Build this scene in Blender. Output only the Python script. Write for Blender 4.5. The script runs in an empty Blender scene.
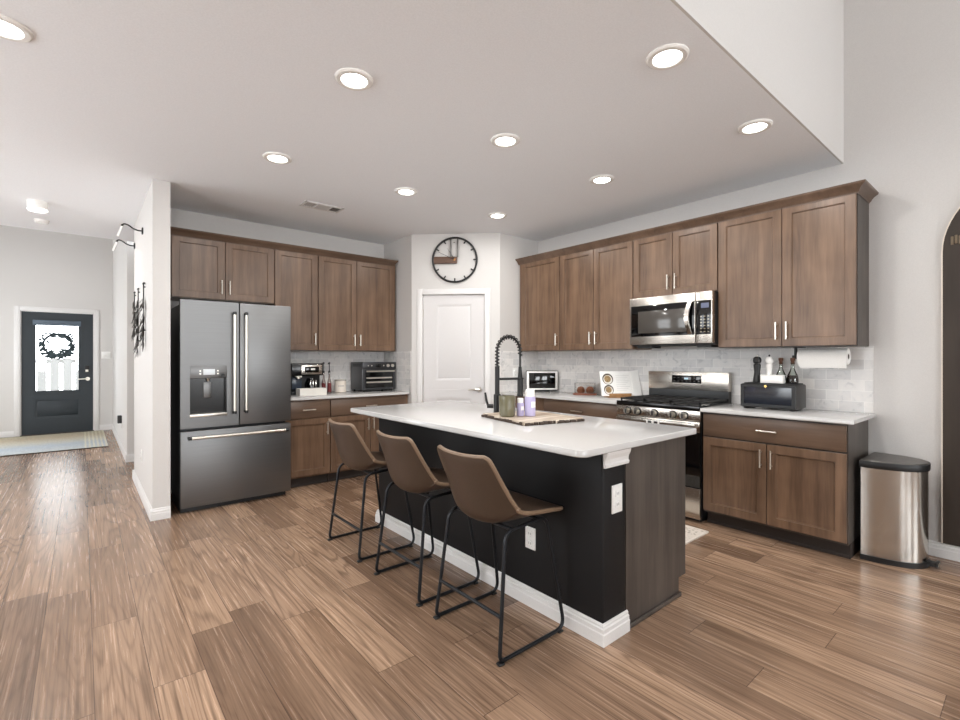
import bpy, bmesh, math, random
from mathutils import Vector, Matrix
random.seed(7)
S = bpy.context.scene
C = S.collection
PI = math.pi

# ------------------------------------------------------------------ camera, world, exposure
cam = bpy.data.cameras.new('camera')
cam.sensor_width = 36.0
cam.lens = 474.5 / 960 * 36.0
cam.shift_y = -1.6 / 960
cam.clip_start = 0.05
camo = bpy.data.objects.new('camera', cam)
camo.location = (0, 0, 1.30)
camo.rotation_euler = (PI / 2, 0, -math.radians(40.0))
C.objects.link(camo)
S.camera = camo

W = bpy.data.worlds.new('daylight')
S.world = W
W.use_nodes = True
W.node_tree.nodes['Background'].inputs[0].default_value = (0.93, 0.97, 1.0, 1)
W.node_tree.nodes['Background'].inputs[1].default_value = 10.0

S.view_settings.view_transform = 'Standard'
S.view_settings.look = 'None'
S.view_settings.gamma = 1.0
S.view_settings.use_curve_mapping = False
S.view_settings.exposure = -0.60
S.cycles.max_bounces = 10
S.cycles.diffuse_bounces = 6
S.cycles.glossy_bounces = 5
S.cycles.transmission_bounces = 8
S.cycles.sample_clamp_indirect = 6.0
S.cycles.caustics_reflective = False
S.cycles.caustics_refractive = False

DOWNLIGHT_W = 13.5
WINDOW_W = 3.0
CEILING_FILL_W = 92.0
SIDE_FILL_W = 0.5
SIDE_CEILING_FILL_W = 5.0
FOYER_W = 14.0


def area(name, loc, rot, sx, sy, power, color=(1, 1, 1), shape='RECTANGLE', spread=PI):
    l = bpy.data.lights.new(name, 'AREA')
    l.shape = shape
    l.size = sx
    l.size_y = sy
    l.energy = power
    l.color = color
    l.spread = spread
    o = bpy.data.objects.new(name, l)
    o.location = loc
    o.rotation_euler = rot
    C.objects.link(o)
    return o


# daylight through the living room windows behind the camera and beside the front door:
# sky light coming in level, and added lamps tilted up to brighten the ceiling
for i, wx in enumerate((-1.9, 0.55, 3.0)):
    area('window_skylight', (wx, -4.9, 1.75), (PI / 2, 0, 0), 1.5, 2.0, WINDOW_W, (0.96, 0.985, 1.0))
    area('window_groundlight', (wx, -4.88, 1.75), (PI / 2 + math.radians(42), 0, 0), 1.5, 2.0, CEILING_FILL_W, (0.97, 0.99, 1.0))
for wy in (2.5, 5.3):  # added fill lamps on the unseen left side, mainly for the ceiling
    area('side_window_skylight', (-2.46, wy, 1.4), (PI / 2, 0, -PI / 2), 1.7, 1.8, SIDE_FILL_W, (0.96, 0.985, 1.0))
    area('side_window_groundlight', (-2.44, wy, 1.4), (PI / 2 + math.radians(40), 0, -PI / 2), 1.7, 1.8, SIDE_CEILING_FILL_W, (0.97, 0.99, 1.0))
area('foyer_daylight', (-2.45, 9.3, 1.7), (PI / 2, 0, -PI / 2), 1.3, 1.6, FOYER_W * 3, (0.95, 0.98, 1.0))


# ------------------------------------------------------------------ helpers
def lin(c):
    r = []
    for v in c[:3]:
        v /= 255.0
        r.append(v / 12.92 if v <= 0.04045 else ((v + 0.055) / 1.055) ** 2.4)
    return (*r, 1.0)


class MB:
    def __init__(s):
        s.bm = bmesh.new()

    def _f(s, vs):
        try:
            return s.bm.faces.new(vs)
        except ValueError:
            return None

    def box(s, x0, x1, y0, y1, z0, z1, bev=0.0, seg=2):
        vs = [s.bm.verts.new(p) for p in ((x0, y0, z0), (x1, y0, z0), (x1, y1, z0), (x0, y1, z0),
                                          (x0, y0, z1), (x1, y0, z1), (x1, y1, z1), (x0, y1, z1))]
        fs = [s._f([vs[i] for i in q]) for q in ((3, 2, 1, 0), (4, 5, 6, 7), (0, 1, 5, 4), (1, 2, 6, 5), (2, 3, 7, 6), (3, 0, 4, 7))]
        if bev > 0:
            es = list({e for f in fs for e in f.edges})
            bmesh.ops.bevel(s.bm, geom=es, offset=bev, segments=seg, profile=0.5, affect='EDGES')
        return s

    def prism(s, poly, z0, z1, cap=True):
        """extrude a closed xy polygon (counter-clockwise) from z0 to z1"""
        a = [s.bm.verts.new((x, y, z0)) for x, y in poly]
        b = [s.bm.verts.new((x, y, z1)) for x, y in poly]
        n = len(poly)
        for i in range(n):
            j = (i + 1) % n
            s._f([a[i], a[j], b[j], b[i]])
        if cap:
            s._f(list(reversed(a)))
            s._f(b)
        return s

    def loft(s, rings, closed=True, cap=True):
        R = [[s.bm.verts.new(p) for p in r] for r in rings]
        n = len(R[0])
        for k in range(len(R) - 1):
            for i in range(n if closed else n - 1):
                j = (i + 1) % n
                s._f([R[k][i], R[k][j], R[k + 1][j], R[k + 1][i]])
        if cap:
            s._f(list(reversed(R[0])))
            s._f(R[-1])
        return s

    def tube(s, pts, r, closed=False, seg=10):
        P = [Vector(p) for p in pts]
        n = len(P)
        T = []
        for i in range(n):
            if closed:
                t = P[(i + 1) % n] - P[i - 1]
            else:
                t = P[min(i + 1, n - 1)] - P[max(i - 1, 0)]
            T.append(t.normalized())
        up = Vector((0, 0, 1)) if abs(T[0].z) < 0.9 else Vector((1, 0, 0))
        nrm = (up - T[0] * up.dot(T[0])).normalized()
        rings = []
        for i in range(n):
            nrm = (nrm - T[i] * nrm.dot(T[i])).normalized()
            b = T[i].cross(nrm)
            rr = r[i] if isinstance(r, (list, tuple)) else r
            rings.append([P[i] + nrm * (rr * math.cos(2 * PI * k / seg)) + b * (rr * math.sin(2 * PI * k / seg)) for k in range(seg)])
        if closed:
            R = [[s.bm.verts.new(p) for p in q] for q in rings]
            for k in range(n):
                A, B = R[k], R[(k + 1) % n]
                for i in range(seg):
                    j = (i + 1) % seg
                    s._f([A[i], A[j], B[j], B[i]])
        else:
            s.loft(rings)
        return s

    def cyl(s, p0, p1, r, seg=20, r1=None):
        return s.tube([p0, p1], [r, r if r1 is None else r1], seg=seg)

    def lathe(s, prof, seg=28, c=(0, 0, 0)):
        """prof: (radius, z) from bottom to top"""
        rings = []
        for r, z in prof:
            r = max(r, 1e-4)
            rings.append([(c[0] + r * math.cos(2 * PI * k / seg), c[1] + r * math.sin(2 * PI * k / seg), c[2] + z) for k in range(seg)])
        return s.loft(rings)

    def torus(s, c, R, r, ax='y', seg=64, rs=8):
        pts = []
        for k in range(seg):
            a = 2 * PI * k / seg
            u, v = R * math.cos(a), R * math.sin(a)
            pts.append((c[0] + u, c[1], c[2] + v) if ax == 'y' else ((c[0], c[1] + u, c[2] + v) if ax == 'x' else (c[0] + u, c[1] + v, c[2])))
        return s.tube(pts, r, closed=True, seg=rs)

    def leaf(s, p, d, w, L, n):
        p, d, n = Vector(p), Vector(d).normalized(), Vector(n).normalized()
        b = d.cross(n).normalized()
        t = n * 0.0015
        top = [p, p + d * L * .35 + b * w, p + d * L, p + d * L * .35 - b * w]
        A = [s.bm.verts.new(q + t) for q in top]
        B = [s.bm.verts.new(q - t) for q in top]
        s._f(A)
        s._f(list(reversed(B)))
        for i in range(4):
            j = (i + 1) % 4
            s._f([A[j], A[i], B[i], B[j]])
        return s

    def panel(s, x0, x1, z0, z1, inner=None, y=0.0, t=0.02, dp=0.014, bead=0.007, fw=0.058, hole=False, raised=None):
        """shaker panel facing -y: outer rectangle, stepped to a recessed centre"""
        if inner is None:
            inner = (x0 + fw, x1 - fw, z0 + fw, z1 - fw)
        i0, i1, k0, k1 = inner
        V = lambda a, b, c, d, yy: [s.bm.verts.new(p) for p in ((a, yy, c), (b, yy, c), (b, yy, d), (a, yy, d))]
        e = 0.0015
        ob = V(x0, x1, z0, z1, y + t)
        o1 = V(x0, x1, z0, z1, y + e)
        o0 = V(x0 + e, x1 - e, z0 + e, z1 - e, y)
        rings = [ob, o1, o0, V(i0, i1, k0, k1, y)]
        if hole:
            rings.append(V(i0, i1, k0, k1, y + t))
        else:
            rings.append(V(i0, i1, k0, k1, y + dp * .45))
            rings.append(V(i0 + bead * .5, i1 - bead * .5, k0 + bead * .5, k1 - bead * .5, y + dp * .5))
            rings.append(V(i0 + bead, i1 - bead, k0 + bead, k1 - bead, y + dp))
            if raised:
                rings.append(V(i0 + bead + raised, i1 - bead - raised, k0 + bead + raised, k1 - bead - raised, y + dp * .25))
        for a, b in zip(rings, rings[1:]):
            for i in range(4):
                j = (i + 1) % 4
                s._f([a[i], a[j], b[j], b[i]])
        if hole:
            for i in range(4):
                j = (i + 1) % 4
                s._f([rings[-1][i], rings[-1][j], ob[j], ob[i]])
        else:
            s._f(rings[-1])
            s._f(list(reversed(ob)))
        return s

    def build(s, name, mat, parent=None, loc=None, rz=0, smooth=True):
        bmesh.ops.recalc_face_normals(s.bm, faces=s.bm.faces[:])
        me = bpy.data.meshes.new(name)
        s.bm.to_mesh(me)
        s.bm.free()
        me.materials.append(mat)
        if smooth and len(me.polygons):
            me.polygons.foreach_set('use_smooth', [True] * len(me.polygons))
            me.set_sharp_from_angle(angle=math.radians(35))
        o = bpy.data.objects.new(name, me)
        C.objects.link(o)
        if parent:
            o.parent = parent
        if loc:
            o.location = loc
            o.rotation_euler = (0, 0, rz)
        return o


def tag(o, label, cat, group=None):
    o['label'] = label
    o['category'] = cat
    if group:
        o['group'] = group
    return o


def thing(name, label, cat, loc=(0, 0, 0), rz=0, group=None):
    o = bpy.data.objects.new(name, None)
    o.empty_display_size = 0.1
    C.objects.link(o)
    o.location = loc
    o.rotation_euler = (0, 0, rz)
    return tag(o, label, cat, group)


def struct(o):
    o['kind'] = 'structure'
    return o


def dup(root, loc, rz=None):
    r = root.copy()
    C.objects.link(r)
    r.location = loc
    if rz is not None:
        r.rotation_euler = (0, 0, rz)
    for ch in list(root.children):
        c = ch.copy()
        C.objects.link(c)
        c.parent = r
        for g in list(ch.children):
            d = g.copy()
            C.objects.link(d)
            d.parent = c
    return r


def fillet(P, radii, closed=False, n=6):
    P = [Vector(p) for p in P]
    N = len(P)
    out = []
    for i in range(N):
        r = radii[i] if isinstance(radii, (list, tuple)) else radii
        if (not closed and i in (0, N - 1)) or r <= 0:
            out.append(P[i])
            continue
        a = (P[i - 1] - P[i])
        b = (P[(i + 1) % N] - P[i])
        ra = min(r, a.length * .48)
        rb = min(r, b.length * .48)
        A = P[i] + a.normalized() * ra
        B = P[i] + b.normalized() * rb
        for k in range(n + 1):
            t = k / n
            out.append(A * (1 - t) ** 2 + P[i] * 2 * t * (1 - t) + B * t * t)
    return out


# ------------------------------------------------------------------ materials
def newmat(name):
    m = bpy.data.materials.new(name)
    m.use_nodes = True
    nt = m.node_tree
    return m, nt, nt.nodes['Principled BSDF']


def N(nt, typ, **kw):
    n = nt.nodes.new(typ)
    for k, v in kw.items():
        if k.startswith('i_'):
            n.inputs[int(k[2:])].default_value = v
        else:
            setattr(n, k, v)
    return n


def math_n(nt, op, a, b=None, c=None):
    n = nt.nodes.new('ShaderNodeMath')
    n.operation = op
    for i, v in enumerate((a, b, c)):
        if v is None:
            continue
        if hasattr(v, 'is_linked') or hasattr(v, 'links'):
            nt.links.new(v, n.inputs[i])
        else:
            n.inputs[i].default_value = v
    return n.outputs[0]


def mixc(nt, fac, a, b, blend='MIX'):
    n = nt.nodes.new('ShaderNodeMix')
    n.data_type = 'RGBA'
    n.blend_type = blend
    for sock, v in ((n.inputs[0], fac), (n.inputs[6], a), (n.inputs[7], b)):
        if hasattr(v, 'links'):
            nt.links.new(v, sock)
        else:
            sock.default_value = v
    return n.outputs[2]


def ramp(nt, fac, stops):
    n = nt.nodes.new('ShaderNodeValToRGB')
    el = n.color_ramp.elements
    while len(el) < len(stops):
        el.new(0.5)
    for e, (p, c) in zip(el, stops):
        e.position = p
        e.color = c
    nt.links.new(fac, n.inputs[0])
    return n.outputs[0]


def plain(name, col, rough=0.5, metal=0.0, spec=0.5, bump=0.0, bscale=200.0, coat=0.0, var=0.0, **kw):
    """plain finish with a slight procedural mottling"""
    m, nt, b = newmat(name)
    c = lin(col)
    tc = N(nt, 'ShaderNodeTexCoord')
    no = N(nt, 'ShaderNodeTexNoise')
    no.inputs['Scale'].default_value = bscale
    no.inputs['Detail'].default_value = 3
    nt.links.new(tc.outputs['Object'], no.inputs['Vector'])
    v = max(var, 0.03)
    dark = tuple(x * (1 - v) for x in c[:3]) + (1,)
    lite = tuple(min(1, x * (1 + v)) for x in c[:3]) + (1,)
    nt.links.new(ramp(nt, no.outputs['Fac'], [(0.3, dark), (0.7, lite)]), b.inputs['Base Color'])
    b.inputs['Roughness'].default_value = rough
    b.inputs['Metallic'].default_value = metal
    b.inputs['Specular IOR Level'].default_value = spec
    b.inputs['Coat Weight'].default_value = coat
    b.inputs['Coat Roughness'].default_value = 0.1
    if bump:
        bp = N(nt, 'ShaderNodeBump')
        bp.inputs['Strength'].default_value = bump
        bp.inputs['Distance'].default_value = 0.003
        nt.links.new(no.outputs['Fac'], bp.inputs['Height'])
        nt.links.new(bp.outputs[0], b.inputs['Normal'])
    for k, v in kw.items():
        b.inputs[k].default_value = v
    return m


def wood(name, c_light, c_dark, axis='z', rough=0.38, scale=1.0, contrast=1.0, spec=0.4):
    m, nt, b = newmat(name)
    tc = N(nt, 'ShaderNodeTexCoord')
    oi = N(nt, 'ShaderNodeObjectInfo')
    mp = N(nt, 'ShaderNodeMapping')
    s_hi, s_lo = 14 * scale, 0.9 * scale
    mp.inputs['Scale'].default_value = {'x': (s_lo, s_hi, s_hi), 'y': (s_hi, s_lo, s_hi), 'z': (s_hi, s_hi, s_lo)}[axis]
    add = N(nt, 'ShaderNodeVectorMath', operation='ADD')
    off = math_n(nt, 'MULTIPLY', oi.outputs['Random'], 37.0)
    nt.links.new(tc.outputs['Object'], mp.inputs['Vector'])
    nt.links.new(mp.outputs[0], add.inputs[0])
    nt.links.new(off, add.inputs[1])
    n1 = N(nt, 'ShaderNodeTexNoise')
    n1.inputs['Scale'].default_value = 1.0
    n1.inputs['Detail'].default_value = 5
    n1.inputs['Distortion'].default_value = 0.5
    nt.links.new(add.outputs[0], n1.inputs['Vector'])
    n2 = N(nt, 'ShaderNodeTexNoise')
    n2.inputs['Scale'].default_value = 6.0
    n2.inputs['Detail'].default_value = 3
    nt.links.new(add.outputs[0], n2.inputs['Vector'])
    n3 = N(nt, 'ShaderNodeTexNoise')
    n3.inputs['Scale'].default_value = 3.5
    nt.links.new(tc.outputs['Object'], n3.inputs['Vector'])
    f = math_n(nt, 'ADD', math_n(nt, 'MULTIPLY', n1.outputs['Fac'], 0.55), math_n(nt, 'MULTIPLY', n2.outputs['Fac'], 0.2))
    f = math_n(nt, 'ADD', f, math_n(nt, 'MULTIPLY', n3.outputs['Fac'], 0.25))
    k = 0.16 / contrast
    col = ramp(nt, f, [(0.5 - k, lin(c_dark)), (0.5 + k, lin(c_light))])
    nt.links.new(col, b.inputs['Base Color'])
    b.inputs['Roughness'].default_value = rough
    b.inputs['Specular IOR Level'].default_value = spec
    bp = N(nt, 'ShaderNodeBump')
    bp.inputs['Strength'].default_value = 0.08
    bp.inputs['Distance'].default_value = 0.002
    nt.links.new(n2.outputs['Fac'], bp.inputs['Height'])
    nt.links.new(bp.outputs[0], b.inputs['Normal'])
    return m


def floor_mat():
    m, nt, b = newmat('plank_floor')
    PW, PL = 0.18, 1.22
    tc = N(nt, 'ShaderNodeTexCoord')
    sp = N(nt, 'ShaderNodeSeparateXYZ')
    nt.links.new(tc.outputs['Object'], sp.inputs[0])
    x, y = sp.outputs[0], sp.outputs[1]
    xr = math_n(nt, 'DIVIDE', math_n(nt, 'SUBTRACT', x, 0.0366), PW)
    row = math_n(nt, 'FLOOR', xr)
    fx = math_n(nt, 'FRACT', xr)
    w1 = N(nt, 'ShaderNodeTexWhiteNoise', noise_dimensions='1D')
    nt.links.new(row, w1.inputs['W'])
    yr = math_n(nt, 'ADD', math_n(nt, 'DIVIDE', y, PL), w1.outputs['Value'])
    idx = math_n(nt, 'FLOOR', yr)
    fy = math_n(nt, 'FRACT', yr)
    cb = N(nt, 'ShaderNodeCombineXYZ')
    nt.links.new(row, cb.inputs[0])
    nt.links.new(idx, cb.inputs[1])
    w2 = N(nt, 'ShaderNodeTexWhiteNoise', noise_dimensions='2D')
    nt.links.new(cb.outputs[0], w2.inputs['Vector'])
    rnd = w2.outputs['Value']
    # grain: contour lines of a stretched noise give long cathedral figures
    g = N(nt, 'ShaderNodeCombineXYZ')
    nt.links.new(math_n(nt, 'ADD', math_n(nt, 'MULTIPLY', x, 6.0), math_n(nt, 'MULTIPLY', rnd, 61.0)), g.inputs[0])
    nt.links.new(math_n(nt, 'MULTIPLY', y, 0.38), g.inputs[1])
    nt.links.new(math_n(nt, 'MULTIPLY', rnd, 23.0), g.inputs[2])
    n1 = N(nt, 'ShaderNodeTexNoise')
    n1.inputs['Scale'].default_value = 1.0
    n1.inputs['Detail'].default_value = 1.6
    n1.inputs['Roughness'].default_value = 0.45
    n1.inputs['Distortion'].default_value = 0.35
    nt.links.new(g.outputs[0], n1.inputs['Vector'])
    ring = math_n(nt, 'SINE', math_n(nt, 'MULTIPLY', n1.outputs['Fac'], 140.0))
    ring = math_n(nt, 'MULTIPLY_ADD', ring, 0.5, 0.5)
    ring = math_n(nt, 'POWER', ring, 4.0)
    g2 = N(nt, 'ShaderNodeCombineXYZ')
    nt.links.new(math_n(nt, 'ADD', math_n(nt, 'MULTIPLY', x, 70.0), math_n(nt, 'MULTIPLY', rnd, 91.0)), g2.inputs[0])
    nt.links.new(math_n(nt, 'MULTIPLY', y, 1.6), g2.inputs[1])
    n2 = N(nt, 'ShaderNodeTexNoise')
    n2.inputs['Scale'].default_value = 1.0
    n2.inputs['Detail'].default_value = 6
    n2.inputs['Roughness'].default_value = 0.62
    nt.links.new(g2.outputs[0], n2.inputs['Vector'])
    n3 = N(nt, 'ShaderNodeTexNoise')
    n3.inputs['Scale'].default_value = 0.35
    n3.inputs['Detail'].default_value = 2
    nt.links.new(g.outputs[0], n3.inputs['Vector'])
    tone = ramp(nt, rnd, [(0.0, lin((130, 106, 88))), (0.35, lin((154, 127, 106))), (0.7, lin((176, 147, 123))), (1.0, lin((144, 118, 98)))])
    patch = N(nt, 'ShaderNodeMapRange')
    nt.links.new(n3.outputs['Fac'], patch.inputs[0])
    patch.inputs[1].default_value = 0.42
    patch.inputs[2].default_value = 0.6
    patch.inputs[3].default_value = 0.18
    patch.inputs[4].default_value = 0.5
    col = mixc(nt, math_n(nt, 'MULTIPLY', ring, patch.outputs[0]), tone, lin((78, 57, 43)))
    dk = ramp(nt, n2.outputs['Fac'], [(0.33, (0.56, 0.53, 0.50, 1)), (0.5, (0.98, 0.97, 0.96, 1)), (0.68, (1.20, 1.18, 1.16, 1))])
    col = mixc(nt, 1.0, col, dk, 'MULTIPLY')
    bl = ramp(nt, n3.outputs['Fac'], [(0.36, (0.62, 0.58, 0.55, 1)), (0.58, (1.10, 1.09, 1.08, 1))])
    col = mixc(nt, 1.0, col, bl, 'MULTIPLY')
    # seams
    ex = math_n(nt, 'MULTIPLY', math_n(nt, 'MINIMUM', fx, math_n(nt, 'SUBTRACT', 1.0, fx)), PW)
    ey = math_n(nt, 'MULTIPLY', math_n(nt, 'MINIMUM', fy, math_n(nt, 'SUBTRACT', 1.0, fy)), PL)
    e = math_n(nt, 'MINIMUM', ex, ey)
    seam = math_n(nt, 'LESS_THAN', e, 0.0014)
    col = mixc(nt, math_n(nt, 'MULTIPLY', seam, 0.8), col, lin((62, 45, 36)))
    nt.links.new(col, b.inputs['Base Color'])
    rr = N(nt, 'ShaderNodeMapRange')
    nt.links.new(n2.outputs['Fac'], rr.inputs[0])
    rr.inputs[3].default_value = 0.19
    rr.inputs[4].default_value = 0.33
    nt.links.new(rr.outputs[0], b.inputs['Roughness'])
    b.inputs['Specular IOR Level'].default_value = 0.45
    hgt = math_n(nt, 'SUBTRACT', math_n(nt, 'MULTIPLY', n2.outputs['Fac'], 0.25), seam)
    bp = N(nt, 'ShaderNodeBump')
    bp.inputs['Strength'].default_value = 0.12
    bp.inputs['Distance'].default_value = 0.0015
    nt.links.new(hgt, bp.inputs['Height'])
    nt.links.new(bp.outputs[0], b.inputs['Normal'])
    return m


def tile_mat(name, axis):
    m, nt, b = newmat(name)
    tc = N(nt, 'ShaderNodeTexCoord')
    sp = N(nt, 'ShaderNodeSeparateXYZ')
    nt.links.new(tc.outputs['Object'], sp.inputs[0])
    cb = N(nt, 'ShaderNodeCombineXYZ')
    nt.links.new(sp.outputs[0 if axis == 'x' else 1], cb.inputs[0])
    nt.links.new(math_n(nt, 'SUBTRACT', sp.outputs[2], 0.912), cb.inputs[1])
    br = N(nt, 'ShaderNodeTexBrick')
    br.inputs['Scale'].default_value = 1.0
    br.inputs['Brick Width'].default_value = 0.152
    br.inputs['Row Height'].default_value = 0.0765
    br.inputs['Mortar Size'].default_value = 0.0022
    br.inputs['Mortar Smooth'].default_value = 0.3
    br.inputs['Color1'].default_value = lin((228, 225, 222))
    br.inputs['Color2'].default_value = lin((204, 202, 201))
    br.inputs['Mortar'].default_value = lin((234, 232, 229))
    nt.links.new(cb.outputs[0], br.inputs['Vector'])
    n1 = N(nt, 'ShaderNodeTexNoise')
    n1.inputs['Scale'].default_value = 14.0
    n1.inputs['Detail'].default_value = 6
    n1.inputs['Distortion'].default_value = 1.4
    nt.links.new(tc.outputs['Object'], n1.inputs['Vector'])
    v = ramp(nt, n1.outputs['Fac'], [(0.30, (0.74, 0.74, 0.75, 1)), (0.42, (0.97, 0.97, 0.97, 1)), (0.7, (1.04, 1.03, 1.02, 1))])
    col = mixc(nt, 1.0, br.outputs['Color'], v, 'MULTIPLY')
    nt.links.new(col, b.inputs['Base Color'])
    b.inputs['Roughness'].default_value = 0.28
    bp = N(nt, 'ShaderNodeBump', invert=True)
    bp.inputs['Strength'].default_value = 0.4
    bp.inputs['Distance'].default_value = 0.002
    nt.links.new(br.outputs['Fac'], bp.inputs['Height'])
    nt.links.new(bp.outputs[0], b.inputs['Normal'])
    return m


def brushed(name, col, rough=0.3, axis='x', metal=1.0, amt=0.12):
    m, nt, b = newmat(name)
    tc = N(nt, 'ShaderNodeTexCoord')
    mp = N(nt, 'ShaderNodeMapping')
    mp.inputs['Scale'].default_value = {'x': (2, 300, 300), 'y': (300, 2, 300), 'z': (300, 300, 2)}[axis]
    n1 = N(nt, 'ShaderNodeTexNoise')
    n1.inputs['Scale'].default_value = 1.0
    nt.links.new(tc.outputs['Object'], mp.inputs['Vector'])
    nt.links.new(mp.outputs[0], n1.inputs['Vector'])
    c = lin(col)
    nt.links.new(ramp(nt, n1.outputs['Fac'], [(0.3, tuple(v * (1 - amt) for v in c[:3]) + (1,)), (0.7, tuple(min(1, v * (1 + amt)) for v in c[:3]) + (1,))]), b.inputs['Base Color'])
    b.inputs['Metallic'].default_value = metal
    b.inputs['Roughness'].default_value = rough
    return m


def emis(name, col, strength):
    m, nt, b = newmat(name)
    b.inputs['Base Color'].default_value = (0.04, 0.04, 0.04, 1)
    b.inputs['Emission Color'].default_value = col if len(col) == 4 else (*col, 1)
    b.inputs['Emission Strength'].default_value = strength
    return m


def glass(name, col=(1, 1, 1, 1), rough=0.0, tint=0.12):
    """thin clear pane: mostly transparent with a glossy face"""
    m, nt, b = newmat(name)
    nt.nodes.remove(b)
    out = nt.nodes['Material Output']
    tr = N(nt, 'ShaderNodeBsdfTransparent')
    tr.inputs[0].default_value = col
    gl = N(nt, 'ShaderNodeBsdfGlossy')
    gl.inputs['Roughness'].default_value = max(rough, 0.02)
    fr = N(nt, 'ShaderNodeFresnel')
    fr.inputs[0].default_value = 1.45
    mx = N(nt, 'ShaderNodeMixShader')
    nt.links.new(math_n(nt, 'ADD', fr.outputs[0], tint * 0.3), mx.inputs[0])
    nt.links.new(tr.outputs[0], mx.inputs[1])
    nt.links.new(gl.outputs[0], mx.inputs[2])
    nt.links.new(mx.outputs[0], out.inputs[0])
    return m


M = {}
M['wall'] = plain('wall_paint', (206, 203, 200), 0.75, spec=0.25, bump=0.12, bscale=160)
M['ceil'] = plain('ceiling_paint', (239, 241, 244), 0.85, spec=0.15, bump=0.15, bscale=130)
M['trim'] = plain('trim_paint', (220, 218, 216), 0.35, spec=0.4)
M['door_white'] = plain('pantry_door_paint', (210, 207, 206), 0.35, spec=0.4)
M['floor'] = floor_mat()
M['cab'] = wood('cabinet_stain', (130, 103, 82), (86, 66, 52), 'z', 0.32, contrast=1.1)
M['cab_h'] = wood('cabinet_stain_horizontal', (112, 90, 74), (80, 63, 51), 'x', 0.32)
M['cab_side'] = wood('cabinet_end_laminate', (88, 80, 74), (60, 54, 50), 'z', 0.42, scale=0.8, contrast=1.2)  # greyer and darker than the door stain
M['toe'] = plain('toe_kick_stain', (52, 44, 40), 0.6)
M['nickel'] = brushed('brushed_nickel', (214, 208, 198), 0.28, 'z', amt=0.05)
M['quartz'] = plain('quartz', (196, 194, 192), 0.14, spec=0.5, bscale=340, var=0.035)
M['tile_x'] = tile_mat('marble_tile_back', 'x')
M['tile_y'] = tile_mat('marble_tile_range', 'y')
M['black_paint'] = plain('black_wall_paint', (23, 22, 23), 0.55, spec=0.25, bump=0.1, bscale=160)
M['slate'] = brushed('slate_steel', (116, 116, 116), 0.40, 'x', 0.9, amt=0.05)
M['steel'] = brushed('stainless_steel', (206, 200, 192), 0.26, 'y', amt=0.06)
M['steel_z'] = brushed('stainless_steel_can', (192, 188, 182), 0.19, 'z', amt=0.04)
M['chrome'] = plain('polished_steel', (225, 222, 216), 0.14, metal=1.0)
M['black'] = plain('matte_black', (20, 20, 21), 0.45)
M['black_gloss'] = plain('black_glass', (8, 8, 9), 0.06, spec=0.6)
M['black_enamel'] = plain('black_enamel', (14, 14, 15), 0.2)
M['iron'] = plain('cast_iron', (30, 28, 27), 0.55, bump=0.2, bscale=300)
M['dark_grey'] = plain('dark_grey_case', (58, 58, 60), 0.4, metal=0.4)
M['leather'] = plain('brown_leather', (68, 53, 42), 0.42, spec=0.4, bump=0.25, bscale=260, var=0.14)
M['piping'] = plain('tan_piping', (122, 100, 80), 0.45)
M['stool_metal'] = plain('black_stool_steel', (28, 30, 34), 0.38, metal=0.5)
M['white'] = plain('white_gloss', (238, 236, 232), 0.25)
M['white_matte'] = plain('white_matte', (236, 234, 230), 0.8)
M['plate'] = plain('outlet_plastic', (236, 235, 232), 0.35)
M['slot'] = plain('outlet_slot', (120, 118, 115), 0.5)
M['front_door'] = plain('front_door_paint', (38, 45, 50), 0.42, spec=0.4)
M['lens'] = emis('downlight_lens', (1.0, 0.97, 0.93), 14.0)
M['glass'] = glass('clear_glass')
M['glass_green'] = glass('bottle_glass', (0.82, 0.86, 0.82, 1))
M['walnut'] = wood('clock_walnut', (118, 90, 74), (84, 62, 50), 'x', 0.5)
M['grey_metal'] = plain('grey_metal', (120, 118, 115), 0.4, metal=0.6)
M['oak'] = wood('stand_wood', (176, 132, 84), (132, 92, 54), 'y', 0.5)
M['arch'] = wood('dark_brown_panel', (62, 53, 46), (50, 42, 36), 'z', 0.5, spec=0.3)
M['cream'] = plain('cream_edge', (226, 214, 200), 0.5)

# ------------------------------------------------------------------ the room
H = 2.74          # kitchen ceiling
HT = 4.6          # living room ceiling
XR, YB = 4.31, 5.39


def wall(name, boxes, mat='wall', kind=True):
    m = MB()
    for b in boxes:
        m.box(*b)
    o = m.build(name, M[mat], smooth=False)
    return struct(o)


wall('floor', [(-3.6, 4.45, -5.1, 11.15, -0.1, 0.0)], 'floor')
wall('ceiling_kitchen', [(-2.6, 4.31, 0.97, 7.25, H, H + 0.12)], 'ceil')
wall('ceiling_living', [(-3.6, 4.45, -5.1, 1.09, HT, HT + 0.1)], 'ceil')
wall('ceiling_foyer', [(-2.6, 2.6, 7.13, 11.1, 3.7, 3.8)], 'ceil')
wall('wall_bulkhead', [(-3.6, 4.31, 0.97, 1.09, H + 0.12, HT), (-3.6, 4.31, 0.958, 0.97, H, HT)], 'wall')
wall('wall_foyer_bulkhead', [(-2.6, 0.435, 7.13, 7.25, H + 0.12, 3.7)], 'wall')
wall('wall_right', [(XR, XR + 0.14, -5.1, 5.53, 0, HT)])
wall('wall_back', [(0.555, XR, YB, YB + 0.12, 0, H)])
wall('wall_divider', [(0.434, 0.555, 4.60, 6.35, 0, H)])
wall('wall_corridor', [(0.555, 2.6, 6.23, 6.35, 0, H), (2.6, 2.7, 6.23, 7.55, 0, H)])
wall('wall_hall', [(0.435, 0.555, 7.40, 11.0, 0, 3.7), (0.555, 2.7, 7.40, 7.55, 0, H)])
lw = [(-2.6, -2.5, 0.97, 11.1, 2.6, 3.7), (-2.6, -2.5, 0.97, 11.1, 0, 0.45)]
ys = [0.97, 1.6, 3.4, 4.4, 6.2, 8.55, 10.05, 11.1]
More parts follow.
